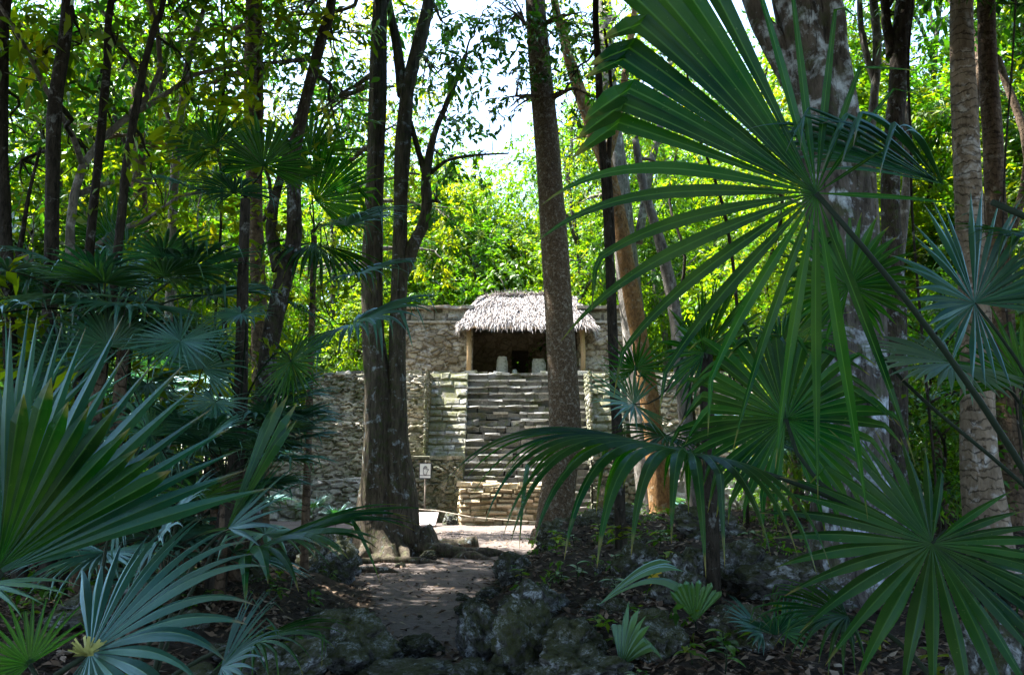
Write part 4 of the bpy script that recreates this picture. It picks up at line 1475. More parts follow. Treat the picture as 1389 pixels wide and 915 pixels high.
# C: bluish leaves at the right edge, further back
pC = V(3.55, 4.9, ground_h(3.55, 4.9))
C_ = empty('fan_palm', pC, 'blue green fan palm at the right edge with pale backed leaves', 'palm')
cC = pC + V(0, 0, .5)
mbt = MB(); mbt.tube([pC - V(0, 0, .1), pC + V(0, 0, .3), cC], [.08, .075, .06], 10, wob=.2); mbt.build('trunk', MAT['bark_brown'], C_, tuple(pC))
F(C_, 1322, 411, 4.6, (-.55, -.1, .65), (-.1, -.75, .35), 165, cC, mat='palm_dull', spread=140, n=36, split=.5, droop=.4, kink=.1, seed=9, cup=.3)
F(C_, 1292, 492, 4.9, (-.8, -.25, -.12), (-.1, -.55, .8), 128, cC, mat='palm_pale', label='pale grey green dusty leaf', spread=128, n=34, split=.55, droop=.5, kink=.05, seed=10)
F(C_, 1152, 388, 4.8, (-.15, -.1, .7), (.1, .8, .3), 120, cC + V(0, .1, .1), spread=160, n=34, split=.55, droop=.55, kink=.25, seed=11, cup=.25)
F(C_, 1390, 520, 4.8, (.2, -.2, .7), (-.2, -.8, .3), 130, cC, spread=120, n=30, split=.4, droop=.6, seed=12)
F(C_, 1420, 330, 4.5, (-.9, -.1, .15), (-.1, -.4, .8), 150, cC, spread=100, n=30, split=.4, droop=1.1, seed=13)

# D: palm between the orange tree and the blotched trunk
pD = W(962, 700, 8.2); pD.z = ground_h(pD.x, pD.y)
D_ = empty('fan_palm', pD, 'dark trunked fan palm with spiky leaves right of the orange barked tree', 'palm')
cD = W(958, 470, 8.2)
mbt = MB(); mbt.tube([pD - V(0, 0, .1), W(962, 620, 8.2), W(958, 540, 8.2), cD], [.09, .075, .07, .065], 14, wob=.15); mbt.build('trunk', MAT['bark_dark'], D_, tuple(pD))
F(D_, 955, 478, 7.6, (-.2, -.3, .55), (.05, -.8, .5), 118, cD, spread=125, n=36, split=.55, droop=.3, kink=.1, seed=14, cup=.3)
F(D_, 1060, 470, 7.8, (.75, -.2, .5), (-.2, -.5, .8), 110, cD, spread=110, n=32, split=.45, droop=.9, seed=15)
F(D_, 860, 548, 7.2, (-.8, -.3, .1), (.3, -.6, .7), 92, cD, mat='palm_light', spread=140, n=34, split=.35, droop=.35, kink=.05, seed=16, cup=.2)
F(D_, 862, 500, 7.9, (.0, -.2, .8), (-.1, -.9, .2), 62, cD, spread=140, n=22, split=.3, droop=.1, kink=0, seed=17, cup=.2)
F(D_, 1000, 590, 7.0, (-.4, -.7, -.1), (0, -.2, 1), 120, cD, spread=110, n=30, split=.4, droop=1.3, seed=18)
F(D_, 905, 590, 7.5, (-.7, -.5, -.1), (0, -.4, .9), 95, cD, spread=110, n=28, split=.4, droop=1.2, seed=19)
F(D_, 1045, 600, 8.4, (.6, -.4, .1), (0, -.5, .9), 105, cD, spread=120, n=30, split=.4, droop=.9, seed=119)

# E: big blue green leaves at the left edge
pE = V(-2.35, 3.1, ground_h(-2.35, 3.1))
E_ = empty('fan_palm', pE, 'big blue green fan palm fanning in from the left edge', 'palm')
cE = pE + V(0, 0, .3)
F(E_, 4, 775, 3.0, (.42, -.05, .80), (.25, -.92, .2), 370, cE + V(0, .1, 0), mat='palm_dull', spread=46, n=17, split=.5, droop=.16, kink=0, seed=20, fold=.75, cup=.05, K=16, tip=1.5, label='blue green upright blade', side=.8)
F(E_, 14, 622, 3.5, (-.1, -.05, .8), (.1, -.9, .2), 210, cE + V(.1, .3, .2), mat='palm_dull', spread=150, n=34, split=.3, droop=.2, kink=0, seed=21)
F(E_, -4, 772, 2.85, (.55, -.1, .75), (.45, -.8, .2), 265, cE, spread=26, n=9, split=.78, droop=.05, kink=0, seed=122, fold=.8, tip=1.5, label='dark green fused blade in front')
F(E_, -20, 790, 2.8, (.7, -.2, -.2), (.1, -.4, .9), 120, cE, mat='palm_light', spread=40, n=5, split=.3, droop=.5, kink=0, seed=22)

# F: low palm with a dry flower like heart, bottom left
pF = V(-1.72, 3.0, ground_h(-1.72, 3.0))
F_ = empty('fan_palm', pF, 'low fan palm spreading right from a yellowish heart at the bottom left', 'palm')
F(F_, 122, 885, 2.75, (.80, -.1, .38), (-.15, -.62, .75), 255, pF - V(.1, 0, .1), mat='palm_dull', spread=112, n=23, split=.42, droop=.9, kink=.12, seed=23, K=16, fold=.5, tip=1.9, side=.55, label='dusty blue green leaf')
mbh = MB()
hc = W(117, 888, 2.7)
for k in range(60):
    d = V(R_.gauss(0, 1), R_.gauss(0, 1) - .6, abs(R_.gauss(0, 1)) + .2).normalized()
    s = d.cross(V(0, 1, .3)).normalized() * R_.uniform(.0012, .004)
    L = R_.uniform(.02, .07)
    mbh.add([hc - s, hc + s, hc + d * L + s * 1.6, hc + d * L - s * 1.6], [(0, 1, 2, 3)])
mbh.build('heart', MAT['hub'], F_, tuple(pF))
F(F_, 300, 905, 3.1, (.5, -.3, .35), (-.1, -.6, .7), 130, pF, mat='palm_dull', spread=90, n=26, split=.4, droop=.7, seed=24)
F(F_, 40, 900, 3.0, (-.3, -.2, .5), (.1, -.6, .7), 110, pF, spread=100, n=20, split=.3, droop=.6, seed=25)

# G: arching leaf crossing toward the path and the upright folded one
pG = V(-2.05, 4.3, ground_h(-2.05, 4.3))
G_ = empty('fan_palm', pG, 'fan palm left of the path with one leaf arching right over the boulder', 'palm')
cG = pG + V(0, 0, .2)
F(G_, 318, 756, 4.2, (.95, -.15, .26), (-.1, -.1, .95), 245, cG, spread=66, n=18, split=.5, droop=.9, kink=.08, seed=26, K=16, tip=1.8, costa=.08, side=.6)
F(G_, 306, 722, 5.2, (.50, 0, .86), (-.75, -.6, .4), 195, cG + V(-.1, .6, 0), spread=24, n=8, split=.8, droop=.08, kink=0, seed=27, fold=.9, label='upright half folded leaf')
F(G_, 310, 716, 5.1, (.8, -.2, .5), (-.3, -.6, .7), 130, cG + V(-.1, .6, 0), mat='palm_dull', spread=55, n=9, split=.25, droop=.3, kink=0, seed=127, tip=2)
F(G_, 215, 735, 4.4, (.5, -.3, .5), (-.2, -.5, .8), 130, cG, mat='palm_dull', spread=120, n=26, split=.35, droop=1.1, seed=28)
F(G_, 345, 870, 3.9, (.6, -.4, .1), (-.1, -.2, 1), 140, cG - V(0, .3, 0), spread=70, n=16, split=.35, droop=1.2, seed=29)
F(G_, 160, 690, 5.0, (.3, -.2, .6), (0, -.6, .8), 110, cG, mat='palm_dull', spread=130, n=28, split=.4, droop=.9, seed=30)

# H: slender palm with the fan crown left of the forked tree
def palm_trunk(root_, tab, Y, mat, flare=1.35):
    P = px_path(tab, Y, True, flare)
    S = smooth_path(P, 6)
    mb = MB(); mb.tube([p for p, r in S], [r for p, r in S], 14, wob=.08, seed=tab[0][0])
    return mb


def palm_at(px, Y, label, group=None):
    p = W(px, 700, Y); p.z = ground_h(p.x, p.y)
    return empty('fan_palm', p, label, 'palm', group)


H_ = palm_at(312, 9.0, 'slender dark trunked fan palm leaning beside the grey forked trunk')
palm_trunk(H_, [(306, 715, 26), (318, 640, 22), (326, 560, 19), (328, 460, 17), (330, 360, 15), (333, 270, 13)], 9.0, 'bark_dark').build('trunk', MAT['bark_dark'], H_, tuple(H_.location))
cH = W(333, 268, 9.0)
for k, (px, py, Y, A, N, Rp, kw) in enumerate([
    (357, 225, 8.7, (.12, -.1, .9), (-.1, .9, .1), 88, dict(spread=115, n=32, split=.6, droop=.2, cup=.2)),
    (258, 255, 8.4, (-.7, -.3, .15), (-.1, -.3, .9), 82, dict(spread=125, n=32, split=.35, droop=1.1)),
    (318, 262, 8.2, (-.1, -.6, .1), (0, -.3, .9), 86, dict(spread=130, n=32, split=.4, droop=1.3)),
    (290, 200, 9.2, (-.6, .1, .6), (-.2, -.5, .6), 80, dict(spread=120, n=32, split=.45, droop=.7)),
    (395, 250, 9.4, (.7, .1, .4), (.1, -.4, .8), 80, dict(spread=120, n=32, split=.4, droop=1.0)),
    (327, 425, 8.0, (.05, -.6, -.4), (.0, -.8, .5), 56, dict(spread=165, n=34, split=.45, droop=.4)),
    (245, 462, 7.6, (-.1, -.4, -.35), (0, -.9, .4), 92, dict(spread=172, n=42, split=.35, droop=.2, side=.9)),
    (395, 490, 8.0, (.2, -.3, -.4), (0, .9, .3), 80, dict(spread=170, n=36, split=.35, droop=.4, side=.9)),
    (292, 545, 8.4, (-.2, -.5, -.5), (0, -.8, .5), 60, dict(spread=140, n=28, split=.4, droop=.6)),
]):
    F(H_, px, py, Y, A, N, Rp, cH if k < 5 else W(326, 560 if py < 520 else 640, 9.0), mat='palm_mid' if k in (1, 2, 5, 6, 8) else 'palm', seed=40 + k, kink=.15, lift=.5, pr=.008, **kw)

# J: palm crown drooping between the forked trunk and the twin trunks
J_ = palm_at(425, 12.5, 'fan palm with drooping glossy leaves between the forked trunk and the twin trunks')
palm_trunk(J_, [(415, 690, 11), (418, 600, 10), (421, 500, 9), (424, 400, 9), (426, 320, 8)], 12.5, 'bark_dark').build('trunk', MAT['bark_brown'], J_, tuple(J_.location))
cJ = W(426, 315, 12.5)
for k, (px, py, Y, A, N, Rp, kw) in enumerate([
    (428, 272, 12, (.85, -.1, .45), (-.3, .6, .6), 85, dict(spread=85, n=30, split=.6, droop=.3, kink=.3)),
    (470, 306, 11.5, (.9, -.4, .25), (0, -.3, .9), 90, dict(spread=100, n=30, split=.4, droop=1.3)),
    (428, 330, 11.6, (.3, -.5, -.4), (.3, -.5, .6), 110, dict(spread=70, n=26, split=.5, droop=1.2)),
    (485, 372, 11.2, (.9, -.3, .12), (0, -.4, .9), 92, dict(spread=110, n=30, split=.35, droop=.9)),
    (478, 440, 10.6, (.7, -.4, .1), (0, -.5, .9), 118, dict(spread=120, n=38, split=.5, droop=1.2, side=.8)),
    (405, 420, 11.8, (-.4, -.5, .2), (0, -.5, .9), 85, dict(spread=120, n=30, split=.4, droop=1.0)),
    (420, 210, 12.6, (.0, -.1, .9), (0, -.8, .2), 70, dict(spread=120, n=28, split=.4, droop=.5)),
]):
    F(J_, px, py, Y, A, N, Rp * 1.22, cJ, mat='palm_mid' if k in (1, 3, 4) else 'palm', seed=60 + k, lift=.6, pr=.008, **kw)

# K: leaves behind the left dark poles
K_ = palm_at(150, 10.5, 'shadowed fan palm behind the thin dark trunks at the left')
palm_trunk(K_, [(160, 700, 22), (164, 600, 19), (168, 500, 18), (170, 400, 16)], 10.5, 'bark_dark').build('trunk', MAT['bark_dark'], K_, tuple(K_.location))
cK = W(170, 395, 10.5)
for k, (px, py, Y, A, N, Rp, kw) in enumerate([
    (175, 360, 9.8, (.1, -.4, .5), (0, -.8, .6), 80, dict(spread=150, n=34, split=.5, droop=.5)),
    (215, 385, 9.6, (.7, -.4, .0), (0, -.4, .9), 100, dict(spread=110, n=32, split=.4, droop=1.0)),
    (110, 390, 9.8, (-.7, -.3, .2), (.1, -.5, .9), 95, dict(spread=120, n=32, split=.4, droop=.9)),
    (150, 330, 10.6, (-.3, .1, .8), (0, -.7, .3), 90, dict(spread=110, n=30, split=.45, droop=.4)),
    (60, 400, 10.4, (-.5, -.3, .5), (.1, -.7, .6), 90, dict(spread=120, n=30, split=.45, droop=.6)),
    (120, 470, 9.6, (-.3, -.6, -.2), (0, -.5, .8), 90, dict(spread=130, n=30, split=.4, droop=.9)),
    (200, 520, 10, (.2, -.5, -.3), (0, -.6, .8), 80, dict(spread=150, n=30, split=.4, droop=.8)),
]):
    F(K_, px, py, Y, A, N, Rp, cK, mat='palm_mid' if k in (0, 1, 4, 6) else 'palm', seed=80 + k, kink=.15, lift=.6, pr=.008, **kw)

# M: bushy fan palm in the shade before the left ruin
M_ = palm_at(235, 8.2, 'bushy trunkless fan palm between the left edge palm and the leaning dark palm trunk')
cM = M_.location + V(0, 0, .2)
for k, (px, py, Y, A, N, Rp, kw) in enumerate([
    (150, 470, 8.4, (-.3, -.3, .6), (0, -.7, .6), 95, dict(spread=130, n=32, split=.4, droop=.6)),
    (205, 590, 7.9, (-.2, -.4, .3), (0, -.7, .7), 85, dict(spread=140, n=30, split=.4, droop=.8)),
    (278, 600, 7.7, (.5, -.4, .2), (-.1, -.6, .8), 80, dict(spread=120, n=28, split=.4, droop=.9)),
    (120, 600, 8.2, (-.7, -.3, .2), (.1, -.5, .8), 95, dict(spread=120, n=30, split=.45, droop=.8)),
    (275, 500, 8.6, (.3, -.2, .7), (0, -.8, .4), 85, dict(spread=120, n=30, split=.45, droop=.5)),
    (90, 500, 8.8, (-.5, -.1, .7), (.1, -.8, .4), 90, dict(spread=115, n=30, split=.5, droop=.5)),
]):
    F(M_, px, py, Y, A, N, Rp, cM, mat='palm_mid' if k % 2 == 0 else 'palm_dull', seed=140 + k, kink=.15, lift=.6, pr=.007, **kw)

# L: tall ringed trunk palm top right
L_ = palm_at(1325, 9.2, 'tall palm with a pale ringed trunk near the right edge')
palm_trunk(L_, [(1338, 700, 56), (1328, 620, 46), (1326, 520, 42), (1322, 420, 39), (1316, 320, 37), (1311, 220, 35), (1307, 120, 34), (1304, 30, 32), (1305, -20, 30)], 9.2, 'bark_palm').build('trunk', MAT['bark_palm'], L_, tuple(L_.location))
cL = W(1306, -30, 9.2)
for k, (px, py, Y, A, N, Rp, kw) in enumerate([
    (1318, -8, 8.6, (.1, -.5, -.5), (0, -.7, .7), 92, dict(spread=168, n=38, split=.3, droop=.7, side=.9)),
    (1400, 10, 8.4, (.5, -.4, -.3), (0, -.5, .8), 100, dict(spread=150, n=34, split=.35, droop=1.0)),
    (1240, -40, 8.8, (-.8, -.3, .0), (0, -.4, .9), 100, dict(spread=140, n=34, split=.4, droop=1.0)),
    (1290, -60, 10, (-.3, .6, .4), (0, .3, .9), 100, dict(spread=140, n=32, split=.4, droop=1.0)),
    (1360, -60, 9.6, (.7, .3, .4), (0, .1, .9), 100, dict(spread=140, n=32, split=.4, droop=1.0)),
    (1300, -90, 9.2, (.0, -.1, .9), (0, -.9, .1), 100, dict(spread=140, n=32, split=.4, droop=.5)),
]):
    F(L_, px, py, Y, A, N, Rp, cL, seed=100 + k, kink=.1, lift=.5, pr=.011, **kw)


# understory fan palms: prototypes of one kind, copied with their fronds
def small_palm(seed, nf, stem):
    rng = random.Random(seed)
    p = empty('fan_palm', (0, 0, 0))
    mb = MB(); mb.tube([V(0, 0, -.1), V(.03, 0, stem * .5), V(0, .02, stem)], [.07, .055, .05], 8, wob=.1); mb.build('trunk', MAT['bark_brown'], p)
    top = V(0, 0, stem)
    for k in range(nf):
        a = k * 2.4 + rng.uniform(-.3, .3)
        el = rng.uniform(-.15, .9)
        o = V(math.cos(a), math.sin(a), el).normalized()
        H = top + o * rng.uniform(.5, .85)
        A = (o + V(0, 0, -.35)).normalized()
        N = V(-o.x * .3, -o.y * .3, 1)
        f = frond_mb(H, A, N, rng.uniform(.5, .7), spread=rng.uniform(115, 150), n=26, split=rng.uniform(.35, .5), droop=rng.uniform(.5, 1.2), kink=.1, seed=seed * 50 + k, K=9).build('frond', MAT['palm_mid' if k % 3 else 'palm_light'], p)
        petiole_mb(H, A, top, .009, .4, 6).build('petiole', MAT['petiole'], f)
    return p


PP = [small_palm(1, 9, .35), small_palm(2, 11, 1.3), small_palm(3, 10, 2.2)]
spots = []
for k in range(56):
    if k < 15:      # right side
        Y = R_.uniform(11, 26); x = R_.uniform(.18, .62) * Y + 1.0
    else:
        Y = R_.uniform(8.5, 24); x = -R_.uniform(.25, .62) * Y - .8
    if -8.5 < x < 3 and Y > 17:
        continue
    spots.append((x, Y))
GL = 'understory fan palm with pleated leaves among the shaded tree trunks'
for k, (x, Y) in enumerate(spots):
    src = PP[k % 3]
    o = src if k < 3 else copy_tree(src)
    o.location = (x, Y, ground_h(x, Y))
    o.rotation_euler.z = R_.uniform(0, 6.28)
    s = R_.uniform(.85, 1.5)
    o.scale = (s, s, s)
    tag(o, GL, 'palm', 'understory fan palms in the forest')


# ------------------------------------------------------------------ forest trees (prototypes, then copies)
def forest_tree(seed, H, cw, ch, leafmat, bark, leaf=(.13, .24), dens=14, r0=.16, low=.35):
    rng = random.Random(seed)
    root = empty('broadleaf_tree', (0, 0, 0))
    mb = MB()
    P = [(V(0, 0, -.2), r0 * 1.5), (V(0, 0, .25), r0)]
    for k in range(1, 6):
        P.append((V(rng.uniform(-.25, .25) * k * .5, rng.uniform(-.25, .25) * k * .5, H * .85 * k / 5), r0 * (1 - .14 * k)))
    S = smooth_path(P, 4)
    mb.tube([p for p, r in S], [r for p, r in S], 10, wob=.1, seed=seed)
    blobs = []
    nb = rng.randint(9, 12)
    for k in range(nb):
        t = (k + .5) / nb
        z = H * (low + (1 - low) * t)
        a = k * 2.4 + rng.uniform(-.5, .5)
        w = cw * math.sin(math.pi * min(.97, .18 + .75 * t)) * rng.uniform(.45, .95)
        c = V(math.cos(a) * w, math.sin(a) * w, z)
        rr = cw * rng.uniform(.42, .62)
        blobs.append((tuple(c), (rr, rr, rr * rng.uniform(.5, .75))))
        s0 = min(S, key=lambda q: abs(q[0].z - z * .82))[0]
        pts = curve_pts(s0, c, 6, .05, seed + k, .12)
        mb.tube(pts, [r0 * .36 * (1 - .8 * i / 6) + .01 for i in range(7)], 6)
        for j in range(3):
            d = V(rng.gauss(0, 1), rng.gauss(0, 1), rng.gauss(0, .6)).normalized() * rr * .9
            q = curve_pts(pts[rng.randint(3, 6)], c + d, 4, .03, seed + j, .15)
            mb.tube(q, [r0 * .12, r0 * .1, r0 * .07, r0 * .05, .006], 5)
    mb.build('trunk', MAT[bark], root)
    v, t = leaf_cloud(np.random.default_rng(seed), blobs, dens, leaf, .6, 13, .3)
    link('crown', quads_mesh('crown', v, t), MAT[leafmat], root)
    return root


PROT = [
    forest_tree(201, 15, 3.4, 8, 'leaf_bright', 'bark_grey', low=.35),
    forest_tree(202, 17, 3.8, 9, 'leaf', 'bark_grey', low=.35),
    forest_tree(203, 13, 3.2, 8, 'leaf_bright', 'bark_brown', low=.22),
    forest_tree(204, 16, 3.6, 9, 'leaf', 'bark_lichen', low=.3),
]
SAP = [
    forest_tree(211, 6.0, 1.6, 4, 'leaf', 'bark_dark', (.10, .19), 18, .05, .2),
    forest_tree(212, 8.0, 1.9, 5, 'leaf_bright', 'bark_grey', (.10, .19), 17, .07, .2),
    forest_tree(213, 4.2, 1.3, 3, 'leaf', 'bark_dark', (.09, .17), 20, .035, .12),
]
used = set()


def plant(src, x, Y, s, label, cat, group, rz=None, sz=None):
    o = src if src.name not in used else copy_tree(src)
    used.add(src.name)
    o.location = (x, Y, ground_h(x, Y) if Y < 40 else ground_h(x, Y))
    o.rotation_euler.z = R_.uniform(0, 6.28) if rz is None else rz
    o.scale = (s, s, s * (sz or R_.uniform(.92, 1.1)))
    tag(o, label, cat, group)
    return o


G_BACK = 'sunlit broadleaf trees behind the pyramid'
L_BACK = 'sunlit leafy broadleaf tree in the forest behind the pyramid'
# behind the pyramid
for k in range(34):
    Y = R_.uniform(47, 64)
    x = -34 + 68 * (k + R_.uniform(.2, .8)) / 34
    px = 694 + x / Y * 1080
    s = R_.uniform(1.35, 1.75)
    if 590 < px < 760:
        s = R_.uniform(1.28, 1.4)
    plant(PROT[k % 4], x, Y, s, L_BACK, 'tree', G_BACK)
for k in range(26):
    Y = R_.uniform(66, 88)
    x = -52 + 104 * (k + R_.uniform(.2, .8)) / 26
    px = 694 + x / Y * 1080
    plant(PROT[k % 4], x, Y, R_.uniform(1.9, 2.4) if not 600 < px < 745 else R_.uniform(1.5, 1.7), L_BACK, 'tree', G_BACK)
for k in range(9):
    Y = 54 + 3 * (k % 3)
    px = 575 + 200 * k / 8
    plant(PROT[k % 3], (px - 694.5) / 1080 * Y, Y, R_.uniform(1.3, 1.42), L_BACK, 'tree', G_BACK)
# low growth right behind the temple
for k in range(22):
    x = -20 + 40 * (k + R_.random()) / 22
    plant(SAP[k % 3] if k % 2 else PROT[2], x, R_.uniform(46.5, 52), R_.uniform(.7, 1.1) if not k % 2 else R_.uniform(1.3, 1.9), L_BACK, 'tree', G_BACK)
G_SIDE_L = 'broadleaf trees in the forest left of the pyramid'
G_SIDE_R = 'broadleaf trees in the forest right of the pyramid'
for k in range(12):
    Y = R_.uniform(20, 44)
    x = min(-R_.uniform(.32, .68) * Y - 2, -14.5 if Y > 26 else 0)
    plant(PROT[k % 4], x, Y, R_.uniform(.9, 1.35), 'broadleaf forest tree in the sun flecked woods left of the pyramid', 'tree', G_SIDE_L)
for k in range(17):
    Y = R_.uniform(19, 44)
    x = R_.uniform(.22, .68) * Y + 3.6
    if Y > 31: x = max(x, 14.5)
    plant(PROT[(k + 1) % 4], x, Y, R_.uniform(.9, 1.35), 'broadleaf forest tree in the bright woods right of the pyramid', 'tree', G_SIDE_R)
for k in range(30):
    Y = R_.uniform(10, 30)
    x = -R_.uniform(.37, .72) * Y - 1.2
    plant(SAP[k % 3], x, Y, R_.uniform(.7, 1.25), 'slim leafy sapling in the understory left of the clearing', 'sapling', 'saplings left of the clearing')
for k in range(30):
    Y = R_.uniform(11, 32)
    x = R_.uniform(.22, .72) * Y + 1.6
    plant(SAP[(k + 1) % 3], x, Y, R_.uniform(.7, 1.25), 'slim leafy sapling in the understory right of the clearing', 'sapling', 'saplings right of the clearing')

CAN = forest_tree(221, 19, 5.0, 9, 'leaf_dark', 'bark_grey', (.16, .28), 36, .28, .52)  # trees out of view, added to keep sky light off the foreground
CS = []
for x, y in ((-9, 2), (-6.5, -3), (-11, 7), (-3, -6), (3, -5), (6.5, -1), (9, 4), (12, 9), (-14, 1), (0, -11), (-8, -10), (8, -9), (14, 1), (-5.5, 5.2), (5.4, 5.0)):
    o = CAN if not CS else copy_tree(CAN)
    CS.append(o)
    o.location = (x, y, ground_h(x, y))
    o.rotation_euler.z = R_.uniform(0, 6.28)
    q = R_.uniform(.85, 1.1)
    o.scale = (q, q, q)
    tag(o, 'tall unseen shade tree added so its high dark crown closes the canopy over the path', 'tree', 'tall unseen shade trees added over the path')

# bare thin poles between the crowns
def pole(seed, H, r):
    rng = random.Random(seed)
    mb = MB()
    P = [(V(0, 0, -.2), r * 1.4)] + [(V(rng.uniform(-.12, .12) * k, rng.uniform(-.12, .12) * k, H * k / 6), r * (1 - .1 * k)) for k in range(7)]
    S = smooth_path(P, 4)
    mb.tube([p for p, q in S], [q for p, q in S], 8, wob=.1, seed=seed)
    return mb


PM = [pole(s, h, r) for s, h, r in ((1, 14, .09), (2, 12, .06), (3, 15, .13))]
PO = [m.build('bare_trunk', MAT[b]) for m, b in zip(PM, ('bark_dark', 'bark_grey', 'bark_brown'))]
for k in range(20):
    Y = R_.uniform(12 if k % 2 else 19, 34)
    x = (R_.uniform(.2, .66) * Y + .5) if k % 2 else (-R_.uniform(.25, .66) * Y - .5)
    if Y > 30 and abs(x) < 14: x *= 1.4
    o = PO[k % 3] if k < 3 else PO[k % 3].copy()
    if k >= 3: COL.objects.link(o)
    o.location = (x, Y, ground_h(x, Y)); o.rotation_euler = (R_.uniform(-.08, .08), R_.uniform(-.08, .08), R_.uniform(0, 6.28))
    tag(o, 'thin bare forest trunk rising through the leaves ' + ('right' if k % 2 else 'left') + ' of the clearing', 'tree', 'thin bare trunks ' + ('right' if k % 2 else 'left') + ' of the clearing')


# ------------------------------------------------------------------ seedlings and ground plants
def ground_at(px, py):
    Y = 9.0
    for _ in range(60):
        q = W(px, py, Y)
        Y = max(3.2, min(33, Y + (q.z - ground_h(q.x, Y)) * 1.6))
    return V(q.x, Y, ground_h(q.x, Y))


def seedling(px, py, hpx, label, n=9, leaf=(.10, .2), mat='leaf', seed=0, palm=False):
    g = ground_at(px, py)
    h = M(hpx, g.y)
    rng = random.Random(seed)
    root_ = empty('palm_seedling' if palm else 'seedling', g, label, 'plant')
    B = tuple(g)
    mb = MB(); top = g + V(rng.uniform(-.05, .05), 0, h * .6)
    mb.tube(curve_pts(g - V(0, 0, .03), top, 4, 0, seed), [.006] * 5, 6); mb.build('stem', MAT['petiole'], root_, B)
    if palm:
        for k in range(n):
            a = k * 2.4
            A = V(math.cos(a), math.sin(a) - .3, rng.uniform(.1, .8)).normalized()
            f = frond_mb(top + A * h * .1, A, V(-A.x * .4, -.4, 1), h * .55, spread=rng.uniform(60, 110), n=12, split=.3, droop=.7, kink=0, seed=seed + k, K=8).build('frond', MAT[mat], root_, B)
    else:
        for k in range(n):
            a = k * 2.4
            t = rng.uniform(.4, 1)
            p = g.lerp(top, t)
            d = V(math.cos(a), math.sin(a), rng.uniform(.0, .6)).normalized()
            L = rng.uniform(*leaf)
            lm = MB()
            s = d.cross(V(0, 0, 1)).normalized()
            vs, fs = [], []
            K = 6
            for i in range(K + 1):
                u = i / K
                w = L * .23 * math.sin(math.pi * min(.98, u * .93 + .07)) ** .8
                c = p + d * L * u + V(0, 0, -.35 * L * u * u)
                vs += [c - s * w + V(0, 0, w * .3), c, c + s * w + V(0, 0, w * .3)]
                if i:
                    b = i * 3
                    fs += [(b - 3, b - 2, b + 1, b), (b - 2, b - 1, b + 2, b + 1)]
            lm.add(vs, fs, rng.random())
            lm.build('leaf', MAT[mat], root_, B)
    return root_


seedling(425, 722, 52, 'bright palm seedling in the sun left of the twin trunks', 7, mat='palm_light', seed=1, palm=True)
seedling(453, 724, 42, 'smaller palm seedling touching the left buttress root', 6, mat='palm_dull', seed=2, palm=True)
seedling(843, 745, 50, 'leafy light green seedling on the bank beneath the thin black stem', 12, (.16, .26), 'leaf_bright', 3)
seedling(815, 735, 40, 'pale leafed seedling left of the light green bank seedling', 9, (.14, .22), 'leaf_bright', 4)
seedling(895, 748, 44, 'dark leafed seedling behind the yellow fallen leaf', 9, (.14, .22), 'leaf', 5)
seedling(806, 862, 40, 'tiny bright seedling between grey boulders', 8, (.07, .12), 'leaf_bright', 6)
seedling(985, 895, 60, 'broad leafed ground plant at the bottom right of centre', 12, (.12, .2), 'leaf', 7)
seedling(940, 900, 40, 'yellow green ground plant beside the broad leafed plant', 8, (.09, .14), 'leaf_bright', 8)
seedling(1035, 880, 40, 'small ground plant under the near fan leaf tips', 9, (.1, .16), 'leaf', 9)
seedling(1180, 890, 50, 'small green plant in the leaf litter below the star shaped leaf', 8, (.1, .16), 'leaf_bright', 10)
seedling(1330, 735, 60, 'broad leafed plant at the foot of the ringed palm', 9, (.2, .3), 'leaf_dark', 11)
seedling(180, 690, 70, 'broad leafed plant in the shade left of the small ruin', 9, (.25, .4), 'leaf_dark', 12)
seedling(60, 840, 70, 'dim leafy plant in the dark at the left bottom', 12, (.12, .2), 'leaf_dark', 13)

for k in range(40):
    Y = R_.uniform(5.2, 15)
    x = lerp_tab(EDGE_R, Y) + .5 + abs(R_.gauss(0, 2.0)) if k % 3 else lerp_tab(EDGE_L, Y) - .5 - abs(R_.gauss(0, 1.6))
    c = V(x, Y, ground_h(x, Y))
    q = 457.5 - 1080 * math.tan(math.atan2(c.z - 1.75, Y) - PITCH)
    o = seedling(694.5 + x / Y * 1080, q, R_.uniform(35, 70) * 7 / Y, 'small leafy seedling in the shaded leaf litter beside the path', R_.randint(6, 10), (.09, .18), ('leaf', 'leaf_dark', 'leaf_bright')[k % 3], 200 + k)
    o['group'] = 'small seedlings on the banks'

# single pleated young palm leaf
g = ground_at(945, 858)
o = empty('palm_seedling', g, 'small pale pleated palm seedling standing alone in the litter', 'plant')
hub = W(943, 842, g.y)
frond_mb(hub, (.0, -.1, 1), (0, -1, .2), M(54, g.y), spread=44, n=10, split=.9, droop=.1, kink=0, seed=3, fold=.8).build('frond', MAT['palm_light'], o, tuple(g))
mb = MB(); mb.tube([g - V(0, 0, .05), g.lerp(hub, .6), hub], [.008, .006, .005], 6); mb.build('stem', MAT['petiole'], o, tuple(g))
